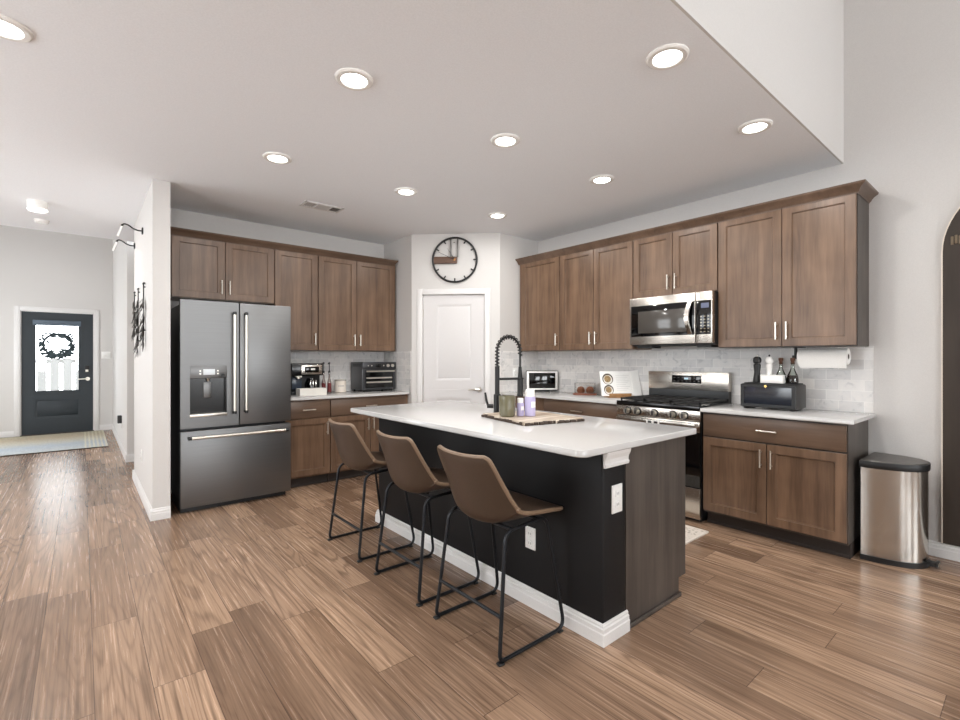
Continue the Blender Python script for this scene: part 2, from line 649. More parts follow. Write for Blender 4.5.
for i in range(0, 8, 2):
    lw.append((-2.6, -2.5, ys[i], ys[i + 1], 0.45, 2.6))
wall('wall_left', lw)
for i in range(3):  # unseen windows; the two along the kitchen are added to light its ceiling
    m = MB()
    y0, y1 = ys[1 + 2 * i], ys[2 + 2 * i]
    for b in ((y0, y0 + .05), (y1 - .05, y1), ((y0 + y1) / 2 - .025, (y0 + y1) / 2 + .025)):
        m.box(-2.57, -2.52, b[0], b[1], 0.45, 2.6)
    for z in (0.45, 1.5, 2.55):
        m.box(-2.57, -2.52, y0, y1, z, z + .05)
    struct(m.build('window_%d' % (i + 4), M['trim'], smooth=False))
wall('wall_left_living', [(-3.6, -3.5, -5.1, 0.97, 0, HT), (-3.5, -2.5, 0.87, 0.97, 0, HT)])
# front wall with the door opening
wall('wall_front', [(-2.5, -0.80, 11.0, 11.1, 0, 3.7), (0.18, 0.56, 11.0, 11.1, 0, 3.7), (-0.80, 0.18, 11.0, 11.1, 2.11, 3.7)])
# rear wall with three windows (behind the camera)
rb = [(-3.6, 4.45, -5.1, -5.0, 0, 0.7), (-3.6, 4.45, -5.1, -5.0, 2.8, HT)]
xs = [-3.6, -2.7, -1.1, -0.25, 1.35, 2.2, 3.8, 4.45]
for i in range(0, 8, 2):
    rb.append((xs[i], xs[i + 1], -5.1, -5.0, 0.7, 2.8))
wall('wall_rear', rb)
for i in range(3):
    m = MB()
    x0, x1 = xs[1 + 2 * i], xs[2 + 2 * i]
    for b in ((x0, x0 + .05), (x1 - .05, x1), ((x0 + x1) / 2 - .025, (x0 + x1) / 2 + .025)):
        m.box(b[0], b[1], -5.07, -5.02, 0.7, 2.8)
    for z in (0.7, 1.73, 2.75):
        m.box(x0, x1, -5.07, -5.02, z, z + .05)
    struct(m.build('window_%d' % (i + 1), M['trim'], smooth=False))

# pantry: side wall, diagonal wall with the door opening, short wall to the range wall
wall('wall_pantry_side', [(2.935, 3.035, 4.735, YB, 0, H)])
wall('wall_pantry_return', [(3.675, XR, 4.025, 4.145, 0, H)])
PA = (2.935, 4.735)
PL_ = math.hypot(0.74, 0.71)
PRZ = math.atan2(-0.71, 0.74)
m = MB()
m.box(0, 0.128, 0, 0.1, 0, H).box(0.855, PL_, 0, 0.1, 0, H).box(0.128, 0.855, 0, 0.1, 2.042, H)
struct(m.build('wall_pantry', M['wall'], loc=(PA[0], PA[1], 0), rz=PRZ, smooth=False))

# pantry door and casing
d2 = struct(bpy.data.objects.new('door_2', None))
C.objects.link(d2)
d2.location = (PA[0], PA[1], 0)
d2.rotation_euler = (0, 0, PRZ)
m = MB()
m.panel(0.132, 0.851, 0.94, 2.035, (0.285, 0.70, 1.045, 1.925), y=.018, t=.035, dp=.012, bead=.022, raised=.03)
m.panel(0.132, 0.851, 0.012, 0.94, (0.285, 0.70, 0.24, 0.835), y=.018, t=.035, dp=.012, bead=.022, raised=.03)
m.build('door_leaf', M['door_white'], d2)
m = MB()
m.cyl((0.79, .018, .94), (0.79, .006, .94), .028, 20).cyl((0.79, .006, .94), (0.79, -.04, .94), .01, 12)
m.tube(fillet([(0.79, -.04, .94), (0.75, -.045, .943), (0.665, -.04, .94)], .02), [.010] * 8 + [.008], seg=10)
m.build('lever', M['nickel'], d2)
for z in (0.25, 1.0, 1.78):
    m = MB()
    m.cyl((0.131, .012, z), (0.131, .012, z + .09), .007, 10)
    m.build('hinge', M['nickel'], d2)
m = MB()


def casing(m, x0, x1, zt, w=.065, y=-.016):
    for k, (o, dd) in enumerate(((0, .010), (.02, .016))):
        m.box(x0 - w + o * .5, x0, -dd, 0.0, 0, zt + w - o * .5, .003)
        m.box(x1, x1 + w - o * .5, -dd, 0.0, 0, zt + w - o * .5, .003)
        m.box(x0, x1, -dd, 0.0, zt, zt + w - o * .5, .003)


casing(m, 0.130, 0.853, 2.04)
m.box(0.118, 0.130, -.004, .1, 0, 2.05).box(0.853, 0.865, -.004, .1, 0, 2.05).box(0.118, 0.865, -.004, .1, 2.038, 2.05)
struct(m.build('trim_2', M['trim'], loc=(PA[0], PA[1], 0), rz=PRZ))

# front door
d1 = struct(bpy.data.objects.new('door_1', None))
C.objects.link(d1)
d1.location = (0, 11.02, 0)
m = MB()
m.panel(-0.775, 0.155, 0.66, 2.09, (-0.60, -0.045, 0.745, 1.90), t=.045, hole=True)
m.panel(-0.775, 0.155, 0.012, 0.66, (-0.612, -0.022, 0.275, 0.60), t=.045, dp=.012, bead=.03, raised=.02)
m.build('door_leaf', M['front_door'], d1)
m = MB()
m.box(-0.60, -0.045, .02, .026, 0.745, 1.90)
m.build('glass_pane', M['glass'], d1, smooth=False)
m = MB()
for a, b, c, d in ((-.615, -.60, .735, 1.91), (-.045, -.03, .735, 1.91)):
    m.box(a, b, -.006, .0, c, d, .002)
m.box(-.615, -.03, -.006, 0, .73, .745, .002).box(-.615, -.03, -.006, 0, 1.90, 1.915, .002)
m.build('glazing_bead', M['front_door'], d1)
m = MB()
m.box(-.635, -.01, -.06, -.007, 1.865, 1.955, .012)
m.build('blind_cassette', plain('blue_grey_fabric', (86, 98, 110), 0.7), d1)
m = MB()
m.box(.04, .10, -.03, 0, 1.045, 1.17, .006)
k = m.build('deadbolt', M['black'], d1)
m = MB()
m.box(.05, .09, -.034, -.029, 1.06, 1.10, .003)
m.build('thumb_turn', M['nickel'], k)
m = MB()
m.cyl((.08, 0, .935), (.08, -.012, .935), .032, 20).cyl((.08, -.012, .935), (.08, -.05, .935), .011, 12)
m.tube(fillet([(.08, -.05, .935), (.04, -.055, .938), (-.045, -.05, .932)], .02), .010, seg=10)
m.build('lever', M['nickel'], d1)
m = MB()
casing(m, -0.79, 0.168, 2.10, w=.075)
m.box(-.80, -.776, -.002, .10, 0, 2.11).box(.156, .178, -.002, .10, 0, 2.11).box(-.80, .178, -.002, .10, 2.091, 2.112)
m.box(-.80, -.755, .068, .10, 0, 2.11).box(.135, .178, .068, .10, 0, 2.11).box(-.80, .178, .068, .10, 2.07, 2.112)
struct(m.build('trim_1', M['trim'], loc=(0, 10.999, 0)))
m = MB()
m.box(-.79, .17, 0, .12, 0, .012, .003)
struct(m.build('trim_3', M['toe'], loc=(0, 10.985, 0)))

# white slatted fence beyond the front door
fence = thing('slat_fence', 'grey slatted fence seen through the front door glass', 'fence', (0, 13.2, 0))
fm = plain('fence_paint', (138, 139, 138), 0.6)
m = MB()
m.box(-2.2, 1.2, 0.02, 0.06, 0.2, 0.3).box(-2.2, 1.2, 0.02, 0.06, 1.2, 1.28)
m.build('rail', fm, fence)
for i in range(16):
    m = MB()
    m.box(-2.1 + i * .2, -1.96 + i * .2, 0, 0.02, 0.0, 1.30)
    m.build('slat', fm, fence)
m = MB()
m.box(-3, 3, 11.16, 16, -0.15, -0.02)
struct(m.build('porch_floor', plain('pale_concrete', (196, 194, 190), 0.8), smooth=False))


# baseboards: stepped profile along a straight run
def baseboard(name, runs, h=0.095, t=0.016):
    m = MB()
    for p, q, n in runs:   # p, q ends on the wall line; n outward normal
        p, q, n = Vector((*p, 0)), Vector((*q, 0)), Vector((*n, 0))
        prof = [(0, 0), (t, 0), (t, h * .55), (t * .8, h * .6), (t * .8, h * .78), (t * .5, h * .83), (t * .5, h * .93), (t * .2, h), (0, h)]
        m.loft([[e + n * a + Vector((0, 0, b)) for a, b in prof] for e in (p, q)])
    return struct(m.build(name, M['trim'], smooth=False))


t = .016
baseboard('baseboard_divider', [((0.434, 4.60), (0.434, 6.35), (-1, 0)), ((0.434 - t, 4.60), (0.555, 4.60), (0, -1)), ((0.434 - t, 6.35), (.555, 6.35), (0, 1))])
baseboard('baseboard_hall', [((0.435, 7.40), (0.435, 11.0), (-1, 0)), ((0.435 - t, 7.40), (2.6, 7.40), (0, -1))])
baseboard('baseboard_front', [((0.243, 11.0), (0.435, 11.0), (0, -1)), ((-2.5, 11.0), (-0.865, 11.0), (0, -1))])
baseboard('baseboard_right', [((XR, -5.0), (XR, 0.81), (-1, 0))])
baseboard('baseboard_pantry', [((2.935, 4.735), (2.96, 4.711), (-.69, -.72)), ((3.62, 4.078), (3.675, 4.025), (-.69, -.72))])

# backsplashes
m = MB()
m.box(XR - .008, XR, 0.785, 4.025, .912, 1.388)
struct(m.build('backsplash_right', M['tile_y'], smooth=False))
m = MB()
m.box(3.675, XR - .008, 4.017, 4.025, .912, 1.388)
struct(m.build('backsplash_corner', M['tile_x'], smooth=False))
m = MB()
m.box(1.50, 2.935, YB - .008, YB, .912, 1.388)
struct(m.build('backsplash_back', M['tile_x'], smooth=False))
m = MB()
m.box(2.927, 2.935, 4.745, YB - .008, .912, 1.388)
struct(m.build('backsplash_side', M['tile_y'], smooth=False))

# dark brown arched panel on the right wall
ar = thing('arched_panel', 'dark brown arched wall panel with a cream edge beside the trash can', 'wall panel', (XR, 0.435 - 0.5, 0))
R_, z0_, zb = 0.5, 1.99, 0.098


def archpts(R, zb):
    P = [(R, zb)]
    for k in range(33):
        a = PI * k / 32
        P.append((R * math.cos(a), z0_ + R * math.sin(a)))
    P.append((-R, zb))
    return P


m = MB()
P = archpts(R_ - .005, zb)
m.loft([[(-.018, a, b) for a, b in P], [(-.001, a, b) for a, b in P]])
m.build('panel_face', M['arch'], ar, smooth=False)
m = MB()
P1, P2 = archpts(R_ + .001, zb), archpts(R_ - .005, zb)
for i in range(len(P1) - 1):
    q = [(P1[i], P1[i + 1], P2[i + 1], P2[i])][0]
    m.loft([[(-.022, a, b) for a, b in q], [(-.001, a, b) for a, b in q]])
e = m.build('edge_band', M['cream'], ar, smooth=False)
e['label'] = 'thin cream edge'
m = MB()
for k in range(9):
    m.box(-.026, -.018, 0.30 + k * .018, .314 + k * .018, 2.03 + .006 * (k % 2), 2.085 + .006 * (k % 2), .003)
m.build('woven_ornament', plain('woven_straw', (120, 106, 88), 0.9, bump=0.5, bscale=400), ar)


# ------------------------------------------------------------------ cabinets
def pull(parent, x, z, vertical=True, L=0.13):
    m = MB()
    if vertical:
        m.cyl((x, -.03, z - L / 2), (x, -.03, z + L / 2), .0058, 12)
        for s in (-1, 1):
            m.cyl((x, 0, z + s * L * .36), (x, -.03, z + s * L * .36), .0048, 10)
    else:
        m.cyl((x - L / 2, -.03, z), (x + L / 2, -.03, z), .0058, 12)
        for s in (-1, 1):
            m.cyl((x + s * L * .36, 0, z), (x + s * L * .36, -.03, z), .0048, 10)
    return m.build('handle', M['nickel'], parent)


def upper(label, loc, rz, W, zb, zt, doors, side=0, depth=.34):
    """doors: list of (x0, x1, handle side); side: 1 shows a finished end at x = W"""
    r = thing('upper_cabinet', label, 'kitchen cabinet', loc, rz, None)
    m = MB()
    m.box(0.001, W - .001, .022, depth - .003, zb, zt)
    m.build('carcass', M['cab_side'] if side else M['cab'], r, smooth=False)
    for x0, x1, hs in doors:
        m = MB()
        m.panel(x0, x1, zb + .006, zt - .004)
        d = m.build('door', M['cab'], r)
        hx = x0 + .032 if hs < 0 else x1 - .032
        pull(d, hx, zb + .12)
    return r


UZ0, UZ1 = 1.385, 2.425
g = .0025
yf = 5.04
upper('upper cabinet above the refrigerator, short with two doors', (0.605, yf, 0), 0, 0.895, 1.855, UZ1, [(.012, .4465 - g, 1), (.4465 + g, .893, -1)])
upper('single-door upper cabinet right of the refrigerator, narrow and tall', (1.503, yf, 0), 0, .447, UZ0, UZ1, [(.004, .443, 1)])
upper('two-door upper cabinet above the coffee maker and toaster oven', (1.953, yf, 0), 0, .957, UZ0, UZ1, [(.004, .445 - g, 1), (.445 + g, .925, -1)])
RZ = -PI / 2
xf = 3.972
upper('single-door upper cabinet in the corner above the smart display', (xf, 4.02, 0), RZ, .628, UZ0, UZ1, [(.04, .625, 1)])
upper('two-door upper cabinet between corner cabinet and microwave, above the cookbook', (xf, 3.39, 0), RZ, .893, UZ0, UZ1, [(.004, .446 - g, 1), (.446 + g, .889, -1)])
upper('short two-door upper cabinet directly above the microwave', (xf, 2.495, 0), RZ, .775, 1.853, UZ1, [(.004, .3875 - g, 1), (.3875 + g, .771, -1)])
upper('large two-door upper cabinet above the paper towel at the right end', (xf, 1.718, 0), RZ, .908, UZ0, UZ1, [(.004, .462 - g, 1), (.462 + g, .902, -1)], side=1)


def crown(name, label, path):
    """sweep the moulding profile along a path of (x, y, outward nx, ny) stations"""
    prof = [(.001, 2.4265), (.001, 2.405), (.004, 2.405), (.006, 2.415), (.012, 2.42), (.018, 2.435), (.030, 2.452), (.048, 2.466), (.052, 2.472), (.055, 2.485), (-.03, 2.485), (-.03, 2.4265)]
    prof = [(a, 2.4265 if z == 2.4265 else 2.405 + (z - 2.405) * .82) for a, z in prof]
    m = MB()
    m.loft([[(x + nx * a, y + ny * a, z) for a, z in prof] for x, y, nx, ny in path])
    o = m.build(name, M['cab_h'])
    return tag(o, label, 'crown moulding')


crown('crown_moulding', 'brown crown moulding along the cabinets over the refrigerator and toaster oven', [(0.60, yf, 0, -1), (2.91 - .03, yf, 0, -1), (2.912 - .03, yf, .45, -1)])
crown('crown_moulding', 'long brown crown moulding along the cabinets of the range wall', [(xf, 4.02, -1, 0), (xf, .81, -1, -1), (4.305, .81, 0, -1)])


def base(label, loc, rz, W, doors, drawers, end=None, depth=.56):
    r = thing('base_cabinet', label, 'kitchen cabinet', loc, rz)
    m = MB()
    m.box(0.001, W - .001, .022, depth, .10, .88)
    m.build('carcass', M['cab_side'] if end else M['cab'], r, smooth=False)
    m = MB()
    m.box(.002, W - .002, .085, depth, 0.0, .10).box(.002, W - .002, .073, .085, 0, .02, .004)
    m.build('toe_kick', M['toe'], r, smooth=False)
    for x0, x1, hx in doors:
        m = MB()
        m.panel(x0, x1, .118, .688)
        d = m.build('door', M['cab'], r)
        pull(d, hx, .585)
    for x0, x1 in drawers:
        m = MB()
        m.box(x0, x1, 0, .02, .700, .868, .002)
        d = m.build('drawer', M['cab_h'], r)
        pull(d, (x0 + x1) / 2, .782, False)
    return r


base('narrow base cabinet beside the refrigerator, one drawer over one door', (1.51, 4.785, 0), 0, .472, [(.020, .468, .434)], [(.020, .468)])
base('wide base cabinet under the toaster oven behind the stools', (1.984, 4.785, 0), 0, .943, [(.004, .452 - g, .42), (.452 + g, .905, .484)], [(.004, .905)])
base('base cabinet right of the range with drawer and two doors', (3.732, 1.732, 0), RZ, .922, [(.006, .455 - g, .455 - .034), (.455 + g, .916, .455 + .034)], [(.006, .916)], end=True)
base('base cabinet left of the range under the cookbook, mostly behind the island', (3.732, 3.42, 0), RZ, .922, [(.02, .466 - g, .43), (.466 + g, .917, .50)], [(.02, .917)])
base('corner base cabinet beneath the smart display', (3.732, 4.02, 0), RZ, .598, [], [], None)


def slab(m, x0, x1, y0, y1, z0, z1, rad=0.0, corners=(0, 0, 0, 0), bev=.004):
    pts = []
    cs = [(x0, y0, PI), (x1, y0, 1.5 * PI), (x1, y1, 0), (x0, y1, .5 * PI)]
    for (cx, cy, a0), rr in zip(cs, corners):
        if rr <= 0:
            pts.append((cx, cy))
            continue
        ox = cx + (rr if cx == x0 else -rr)
        oy = cy + (rr if cy == y0 else -rr)
        for k in range(9):
            a = a0 + .5 * PI * k / 8
            pts.append((ox + rr * math.cos(a), oy + rr * math.sin(a)))
    cx, cy = (x0 + x1) / 2, (y0 + y1) / 2

    def sh(d):
        return [(x - math.copysign(d, x - cx), y - math.copysign(d, y - cy)) for x, y in pts]
    rings = [[(x, y, z) for x, y in sh(d)] for d, z in ((bev, z0), (0, z0 + bev), (0, z1 - bev), (bev * .3, z1 - bev * .3), (bev, z1))]
    return m.loft(rings)


CT0, CT1 = .882, .912
for lab, a in (('white quartz countertop holding the coffee maker and toaster oven', (1.51, 2.925, 4.765, YB - .009)),
               ('white quartz countertop right of the range under the bread box', (3.702, XR - .009, .772, 1.735)),
               ('white quartz countertop left of the range under the cookbook and display', (3.702, XR - .009, 2.497, 4.016))):
    m = MB()
    slab(m, *a, CT0, CT1)
    tag(m.build('countertop', M['quartz']), lab, 'countertop')

# ------------------------------------------------------------------ island
isl = thing('kitchen_island', 'kitchen island with a black painted front wall and brown wood end panel', 'kitchen island', (1.812, 1.292, 0))
m = MB()
m.box(0, .185, 0, 2.13, 0, .878, .012, 3)
m.build('knee_wall', M['black_paint'], isl)
m = MB()
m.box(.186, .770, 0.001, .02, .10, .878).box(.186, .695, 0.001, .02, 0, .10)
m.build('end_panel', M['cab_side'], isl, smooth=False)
m = MB()
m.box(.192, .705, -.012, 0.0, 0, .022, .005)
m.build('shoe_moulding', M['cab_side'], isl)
m = MB()
m.box(.186, .765, .02, 2.13, .10, .878)
m.build('carcass', M['cab'], isl, smooth=False)
m = MB()
m.box(.186, .69, .02, 2.13, 0, .10)
m.build('toe_kick', M['toe'], isl, smooth=False)
for i in range(4):
    y0, y1 = .02 + i * .5275, .02 + (i + 1) * .5275 - .005
    m = MB()
    m.panel(y0, y1, .118, .868)
    o = m.build('door', M['cab'], isl)
    o.location = (.787, 0, 0)
    o.rotation_euler = (0, 0, PI / 2)
    pull(o, y1 - .035 if i % 2 == 0 else y0 + .035, .75)
m = MB()
h, t = .095, .018
prof = [(0, 0), (t, 0), (t, h * .55), (t * .8, h * .6), (t * .8, h * .78), (t * .5, h * .83), (t * .5, h * .93), (t * .2, h), (0, h)]
st = [(0, 2.13, -1, 1), (0, .0, -1, -1), (.172, .0, 0, -1)]
st = [(0.185, 2.13, 0, 1), (0, 2.13, -1, 1), (0, 0, -1, -1), (.191, 0, 0, -1)]
m.loft([[(x + nx * a, y + ny * a, b) for a, b in prof] for x, y, nx, ny in st])
o = m.build('baseboard', M['trim'], isl, smooth=False)
o['label'] = 'white baseboard around the black wall'
m = MB()
prof = [(0, .800), (.012, .800), (.016, .812), (.010, .82), (.012, .838), (.022, .858), (.026, .878), (0, .878)]
m.loft([[(x + nx * a, y + ny * a, b) for a, b in prof] for x, y, nx, ny in [(.003, 0.02, 0, 0), (.003, 0, 0, -1), (.191, 0, 0, -1)]])
o = m.build('cap_trim', M['trim'], isl, smooth=False)
o['label'] = 'white trim block under the countertop corner'
m = MB()
slab(m, 1.61, 2.632, 1.25, 3.53, .878, .910, corners=(.045, .012, .012, .045))
tag(m.build('countertop', M['quartz']), 'large white quartz island top with rounded corner', 'countertop')


# ------------------------------------------------------------------ outlets and switches
def outlet(label, loc, rz, kind='outlet', w=.072, hh=.115, gangs=1):
    r = thing('wall_outlet' if kind == 'outlet' else 'light_switch', label, 'outlet' if kind == 'outlet' else 'switch', loc, rz)
    m = MB()
    m.box(-w / 2, w / 2, -.007, 0, -hh / 2, hh / 2, .003)
    m.build('cover_plate', M['plate'], r)
    if kind == 'outlet':
        for s in (-1, 1):
            m = MB()
            m.box(-.017, .017, -.009, -.006, s * .025 - .015, s * .025 + .015, .004)
            o = m.build('socket', M['plate'], r)
            m = MB()
            m.box(-.008, -.005, -.0096, -.0085, s * .025 - .006, s * .025 + .006)
            m.box(.005, .008, -.0096, -.0085, s * .025 - .006, s * .025 + .006)
            m.build('slot', M['slot'], o, smooth=False)
    else:
        for i in range(gangs):
            x = (i - (gangs - 1) / 2) * .046
            m = MB()
            m.box(x - .016, x + .016, -.011, -.006, -.033, .033, .003)
            m.build('rocker', M['plate'], r)
    return r


outlet('white outlet on the black island wall below the near stool seat', (1.812, 1.742, .355), RZ)
outlet('white outlet on the island end beside the wood panel', (1.812 + .105, 1.292, .645), 0, w=.082, hh=.132)
outlet('white outlet low on the divider wall end of the hallway', (.434, 5.47, .385), RZ)
outlet('white outlet on the marble tile in the corner behind the faucet', (3.91, 4.017, 1.13), 0)
outlet('white double light switch on the front wall right of the entry door', (.335, 11.0, 1.36), 0, 'switch', w=.13, hh=.125, gangs=2)
r = thing('plug_in_night_light', 'black plug-in device low on the hallway wall', 'night light', (.435, 8.45, .40), RZ)
m = MB()
m.box(-.045, .045, -.05, 0, -.02, .09, .008)
m.build('body', M['black'], r)
m = MB()
m.box(-.036, .036, -.007, 0, -.085, .02, .003)
m.build('cover_plate', M['plate'], r)

# ------------------------------------------------------------------ refrigerator
fr = thing('refrigerator', 'dark slate french-door refrigerator with bottom freezer drawer and water dispenser', 'refrigerator', (0.624, 4.600, 0))
m = MB()
m.box(.008, .880, .075, .615, .04, 1.775, .004)
m.build('body', M['dark_grey'], fr)
m = MB()
m.box(.012, .880, .075, .60, -.0445, .06)
m.build('base_grille', M['black'], fr, smooth=False)
m = MB()
m.box(.02, .12, .02, .16, 1.776, 1.80, .006)
m.box(.787, .887, .02, .16, 1.776, 1.80, .006)
m.build('hinge_cover', M['dark_grey'], fr)
m = MB()   # left door with dispenser recess: built from pieces around the opening
DX0, DX1, DZ0, DZ1 = .070, .352, .80, 1.235
b = .0
m.box(0, DX0, 0, .07, .692, 1.808).box(DX1, .449, 0, .07, .692, 1.808)
m.box(DX0, DX1, 0, .07, .692, DZ0).box(DX0, DX1, 0, .07, DZ1, 1.808)
m.box(DX0, DX1, .062, .07, DZ0, DZ1)
ld = m.build('door', M['slate'], fr, smooth=False)
m = MB()
m.box(.457, .907, 0, .07, .692, 1.808, .006)
rd = m.build('door', M['slate'], fr)
m = MB()
m.box(0, .907, 0, .07, .006, .668, .006)
fd = m.build('freezer_drawer', M['slate'], fr)
for d, x in ((ld, .405), (rd, .50)):
    m = MB()
    m.cyl((x, -.058, .80), (x, -.058, 1.715), .0125, 16)
    hd = m.build('handle', M['nickel'], d)
    for z in (.80, 1.695):
        m = MB()
        m.cyl((x, -.058, z), (x, -.058, z + .025), .0145, 16).cyl((x, .0, z + .0125), (x, -.058, z + .0125), .011, 12)
        m.build('end_bracket', M['black'], d)
m = MB()
m.cyl((.05, -.058, .612), (.865, -.058, .612), .0125, 16)
m.build('handle', M['nickel'], fd)
for x in (.05, .84):
    m = MB()
    m.cyl((x, -.058, .612), (x + .025, -.058, .612), .0145, 16).cyl((x + .0125, 0, .612), (x + .0125, -.058, .612), .011, 12)
    m.build('end_bracket', M['black'], fd)
ds = MB()
ds.box(DX0, DX1, -.004, .06, 1.125, DZ1, .004)
dsp = ds.build('dispenser_panel', M['slate'], fr)
m = MB()
m.box(DX0 + .004, DX1 - .004, .050, .061, DZ0, 1.125)
m.box(DX0 + .001, DX0 + .007, .004, .06, DZ0, 1.125).box(DX1 - .007, DX1 - .001, .004, .06, DZ0, 1.125)
m.build('dispenser_recess', M['black_enamel'], fr, smooth=False)
m = MB()
m.box(.168, .258, -.006, -.003, 1.155, 1.205, .001)
m.build('display', plain('pale_display', (206, 212, 216), 0.25), dsp)
m = MB()
for x in (.145, .28):
    for z in (1.165, 1.19):
        m.cyl((x, -.003, z), (x, -.006, z), .006, 10)
m.build('button', M['nickel'], dsp)
m = MB()
m.cyl((.32, -.003, 1.15), (.32, -.016, 1.15), .014, 16)
m.build('knob', M['black'], dsp)
m = MB()
m.box(.176, .236, .035, .05, .95, 1.09, .004)
m.build('paddle', M['slate'], fr)
m = MB()
m.cyl((.21, .03, 1.13), (.21, .03, 1.095), .016, 14, .010)
m.build('spout', M['nickel'], fr)
m = MB()
m.box(DX0 - .002, DX1 + .002, -.008, .06, DZ0 - .012, DZ0 + .012, .003)
m.build('drip_tray', M['nickel'], fr)

fr.scale = (.986, .967, .967)
for o in fr.children:
    o.location.z = .0445

# ------------------------------------------------------------------ range
RY0, RY1 = 1.738, 2.494
st = thing('gas_range', 'stainless steel gas range with five knobs and black cooktop', 'stove', (3.71, RY1, 0), RZ)
RW = RY1 - RY0
m = MB()
m.box(0.002, RW - .002, .03, .585, .05, .90)
m.build('body', M['black'], st, smooth=False)
m = MB()
m.box(.02, RW - .02, .06, .55, 0, .06)
m.build('plinth', M['black'], st, smooth=False)
m = MB()
m.box(0.004, RW - .004, .0, .03, .03, .272, .004)
m.build('storage_drawer', M['steel'], st)
m = MB()
m.box(0.004, RW - .004, .004, .03, .28, .795, .004)
od = m.build('oven_door', M['black_gloss'], st)
m = MB()
m.box(0.004, RW - .004, .0, .03, .715, .797, .003)
o = m.build('door_rail', M['steel'], od)
m = MB()
m.box(RW * .5 - .06, RW * .5 + .06, -.0475, -.046, .752, .782, .0004)
m.build('badge', M['white'], od, smooth=False)
m = MB()
for s in (-1, 1):
    m.box(RW * .5 + s * .028 - .016, RW * .5 + s * .028 + .016, -.0485, -.0474, .758, .776)
m.build('badge_mark', M['dark_grey'], od, smooth=False)
m = MB()
m.box(.02, RW - .02, -.045, -.022, .745, .787, .006)
m.box(.03, .06, -.03, 0, .752, .778).box(RW - .06, RW - .03, -.03, 0, .752, .778)
m.build('handle', M['steel'], od)
m = MB()
m.box(.0, RW, -.002, .05, .80, .884, .004)
cp = m.build('control_panel', M['steel'], st)
for y in (2.378, 2.284, 2.124, 1.961, 1.864):
    x = RY1 - y
    m = MB()
    m.cyl((x, -.001, .840), (x, -.008, .840), .033, 24)
    kb = m.build('knob', M['black'], st)
    m = MB()
    m.cyl((x, -.008, .840), (x, -.040, .840), .0265, 24, .023)
    m.build('knob_cap', M['nickel'], kb)
    m = MB()
    m.box(x - .0045, x + .0045, -.048, -.038, .820, .860, .002)
    m.build('grip', M['dark_grey'], kb)
m = MB()
m.box(0, RW, -.006, .585, .884, .922, .004)
m.build('cooktop', M['black_enamel'], st)
m = MB()
for gx0 in (.02, .265, .51):
    gx1 = gx0 + .23
    for a, bb in ((gx0, gx0 + .012), (gx1 - .012, gx1), ((gx0 + gx1) / 2 - .006, (gx0 + gx1) / 2 + .006)):
        m.box(a, bb, .03, .53, .934, .948)
    for y in (.03, .15, .275, .40, .518):
        m.box(gx0, gx1, y, y + .012, .934, .948)
    for a in (gx0, gx1 - .012):
        for y in (.03, .518):
            m.box(a, a + .012, y, y + .012, .922, .936)
gr = m.build('grate', M['iron'], st, smooth=False)
for bx, by, br in ((.135, .14, .045), (.135, .41, .04), (.38, .275, .05), (.625, .14, .045), (.625, .41, .04)):
    m = MB()
    m.lathe([(br, .922), (br, .928), (br * .75, .930), (br * .75, .936), (0, .937)], c=(bx, by, 0))
    m.build('burner', M['iron'], st)
m = MB()
m.box(0.006, RW - .006, .53, .59, .922, 1.02)
m.build('vent_riser', M['black_enamel'], st, smooth=False)
m = MB()
m.box(0, RW, .528, .59, 1.012, 1.178, .006)
bg = m.build('backguard', M['steel'], st)
m = MB()
m.box(RW * .5 - .135, RW * .5 + .14, .5255, .53, 1.075, 1.145, .001)
dp = m.build('display', M['black_gloss'], bg)
m = MB()
for i in range(7):
    for k in range(2):
        m.box(RW * .5 - .115 + i * .038, RW * .5 - .103 + i * .038, .5247, .5256, 1.09 + k * .03, 1.095 + k * .03)
m.build('key_mark', M['grey_metal'], dp, smooth=False)
m = MB()
for i in range(3):
    m.box(RW * .5 - .012 + i * .012, RW * .5 - .005 + i * .012, .5244, .5256, 1.108, 1.124)
m.build('clock_digit', emis('digit_glow', (0.6, 0.85, 1.0), 1.5), dp, smooth=False)

# ------------------------------------------------------------------ microwave
mw = thing('over_range_microwave', 'stainless over-the-range microwave with black window and curved handle', 'microwave', (3.88, 2.472, 0), RZ)
MWW = .752
MZ0, MZ1 = 1.425, 1.847
m = MB()
m.box(0, MWW, .045, .42, MZ0 - .012, MZ1, .003)
m.build('body', M['black'], mw)
m = MB()
m.box(.58, .70, .10, .25, MZ0 - .03, MZ0 - .012)
m.box(.02, .17, .10, .25, MZ0 - .03, MZ0 - .012)
m.build('vent_filter', M['black'], mw, smooth=False)
m = MB()
m.box(0, .612, 0, .045, MZ0, MZ1, .004)
mdoor = m.build('door', M['steel'], mw)
m = MB()
m.box(.615, MWW, 0, .045, MZ0, MZ1, .004)
mp_ = m.build('control_panel', M['steel'], mw)
m = MB()
m.box(.018, .607, -.003, .002, MZ0 + .072, MZ1 - .072, .002)
wf = m.build('window_frame', M['black_gloss'], mdoor)
m = MB()
m.box(.09, .535, -.0045, -.002, MZ0 + .10, MZ1 - .125, .001)
m.build('window', plain('mesh_window', (74, 70, 66), 0.12, spec=0.6), mdoor)
m = MB()
m.box(.620, .742, -.003, .002, MZ0 + .072, MZ1 - .072, .002)
m.build('key_pad', M['black_gloss'], mp_)
m = MB()
m.box(.662, .725, -.0045, -.002, MZ1 - .135, MZ1 - .095, .001)
m.build('display', emis('blue_display', (0.25, 0.30, 0.55), 0.6), mp_)
m = MB()
for i in range(3):
    for k in range(6):
        m.box(.655 + i * .03, .668 + i * .03, -.004, -.0025, MZ0 + .09 + k * .025, MZ0 + .096 + k * .025)
m.build('key', plain('key_grey', (170, 160, 140), 0.5), mp_, smooth=False)
m = MB()
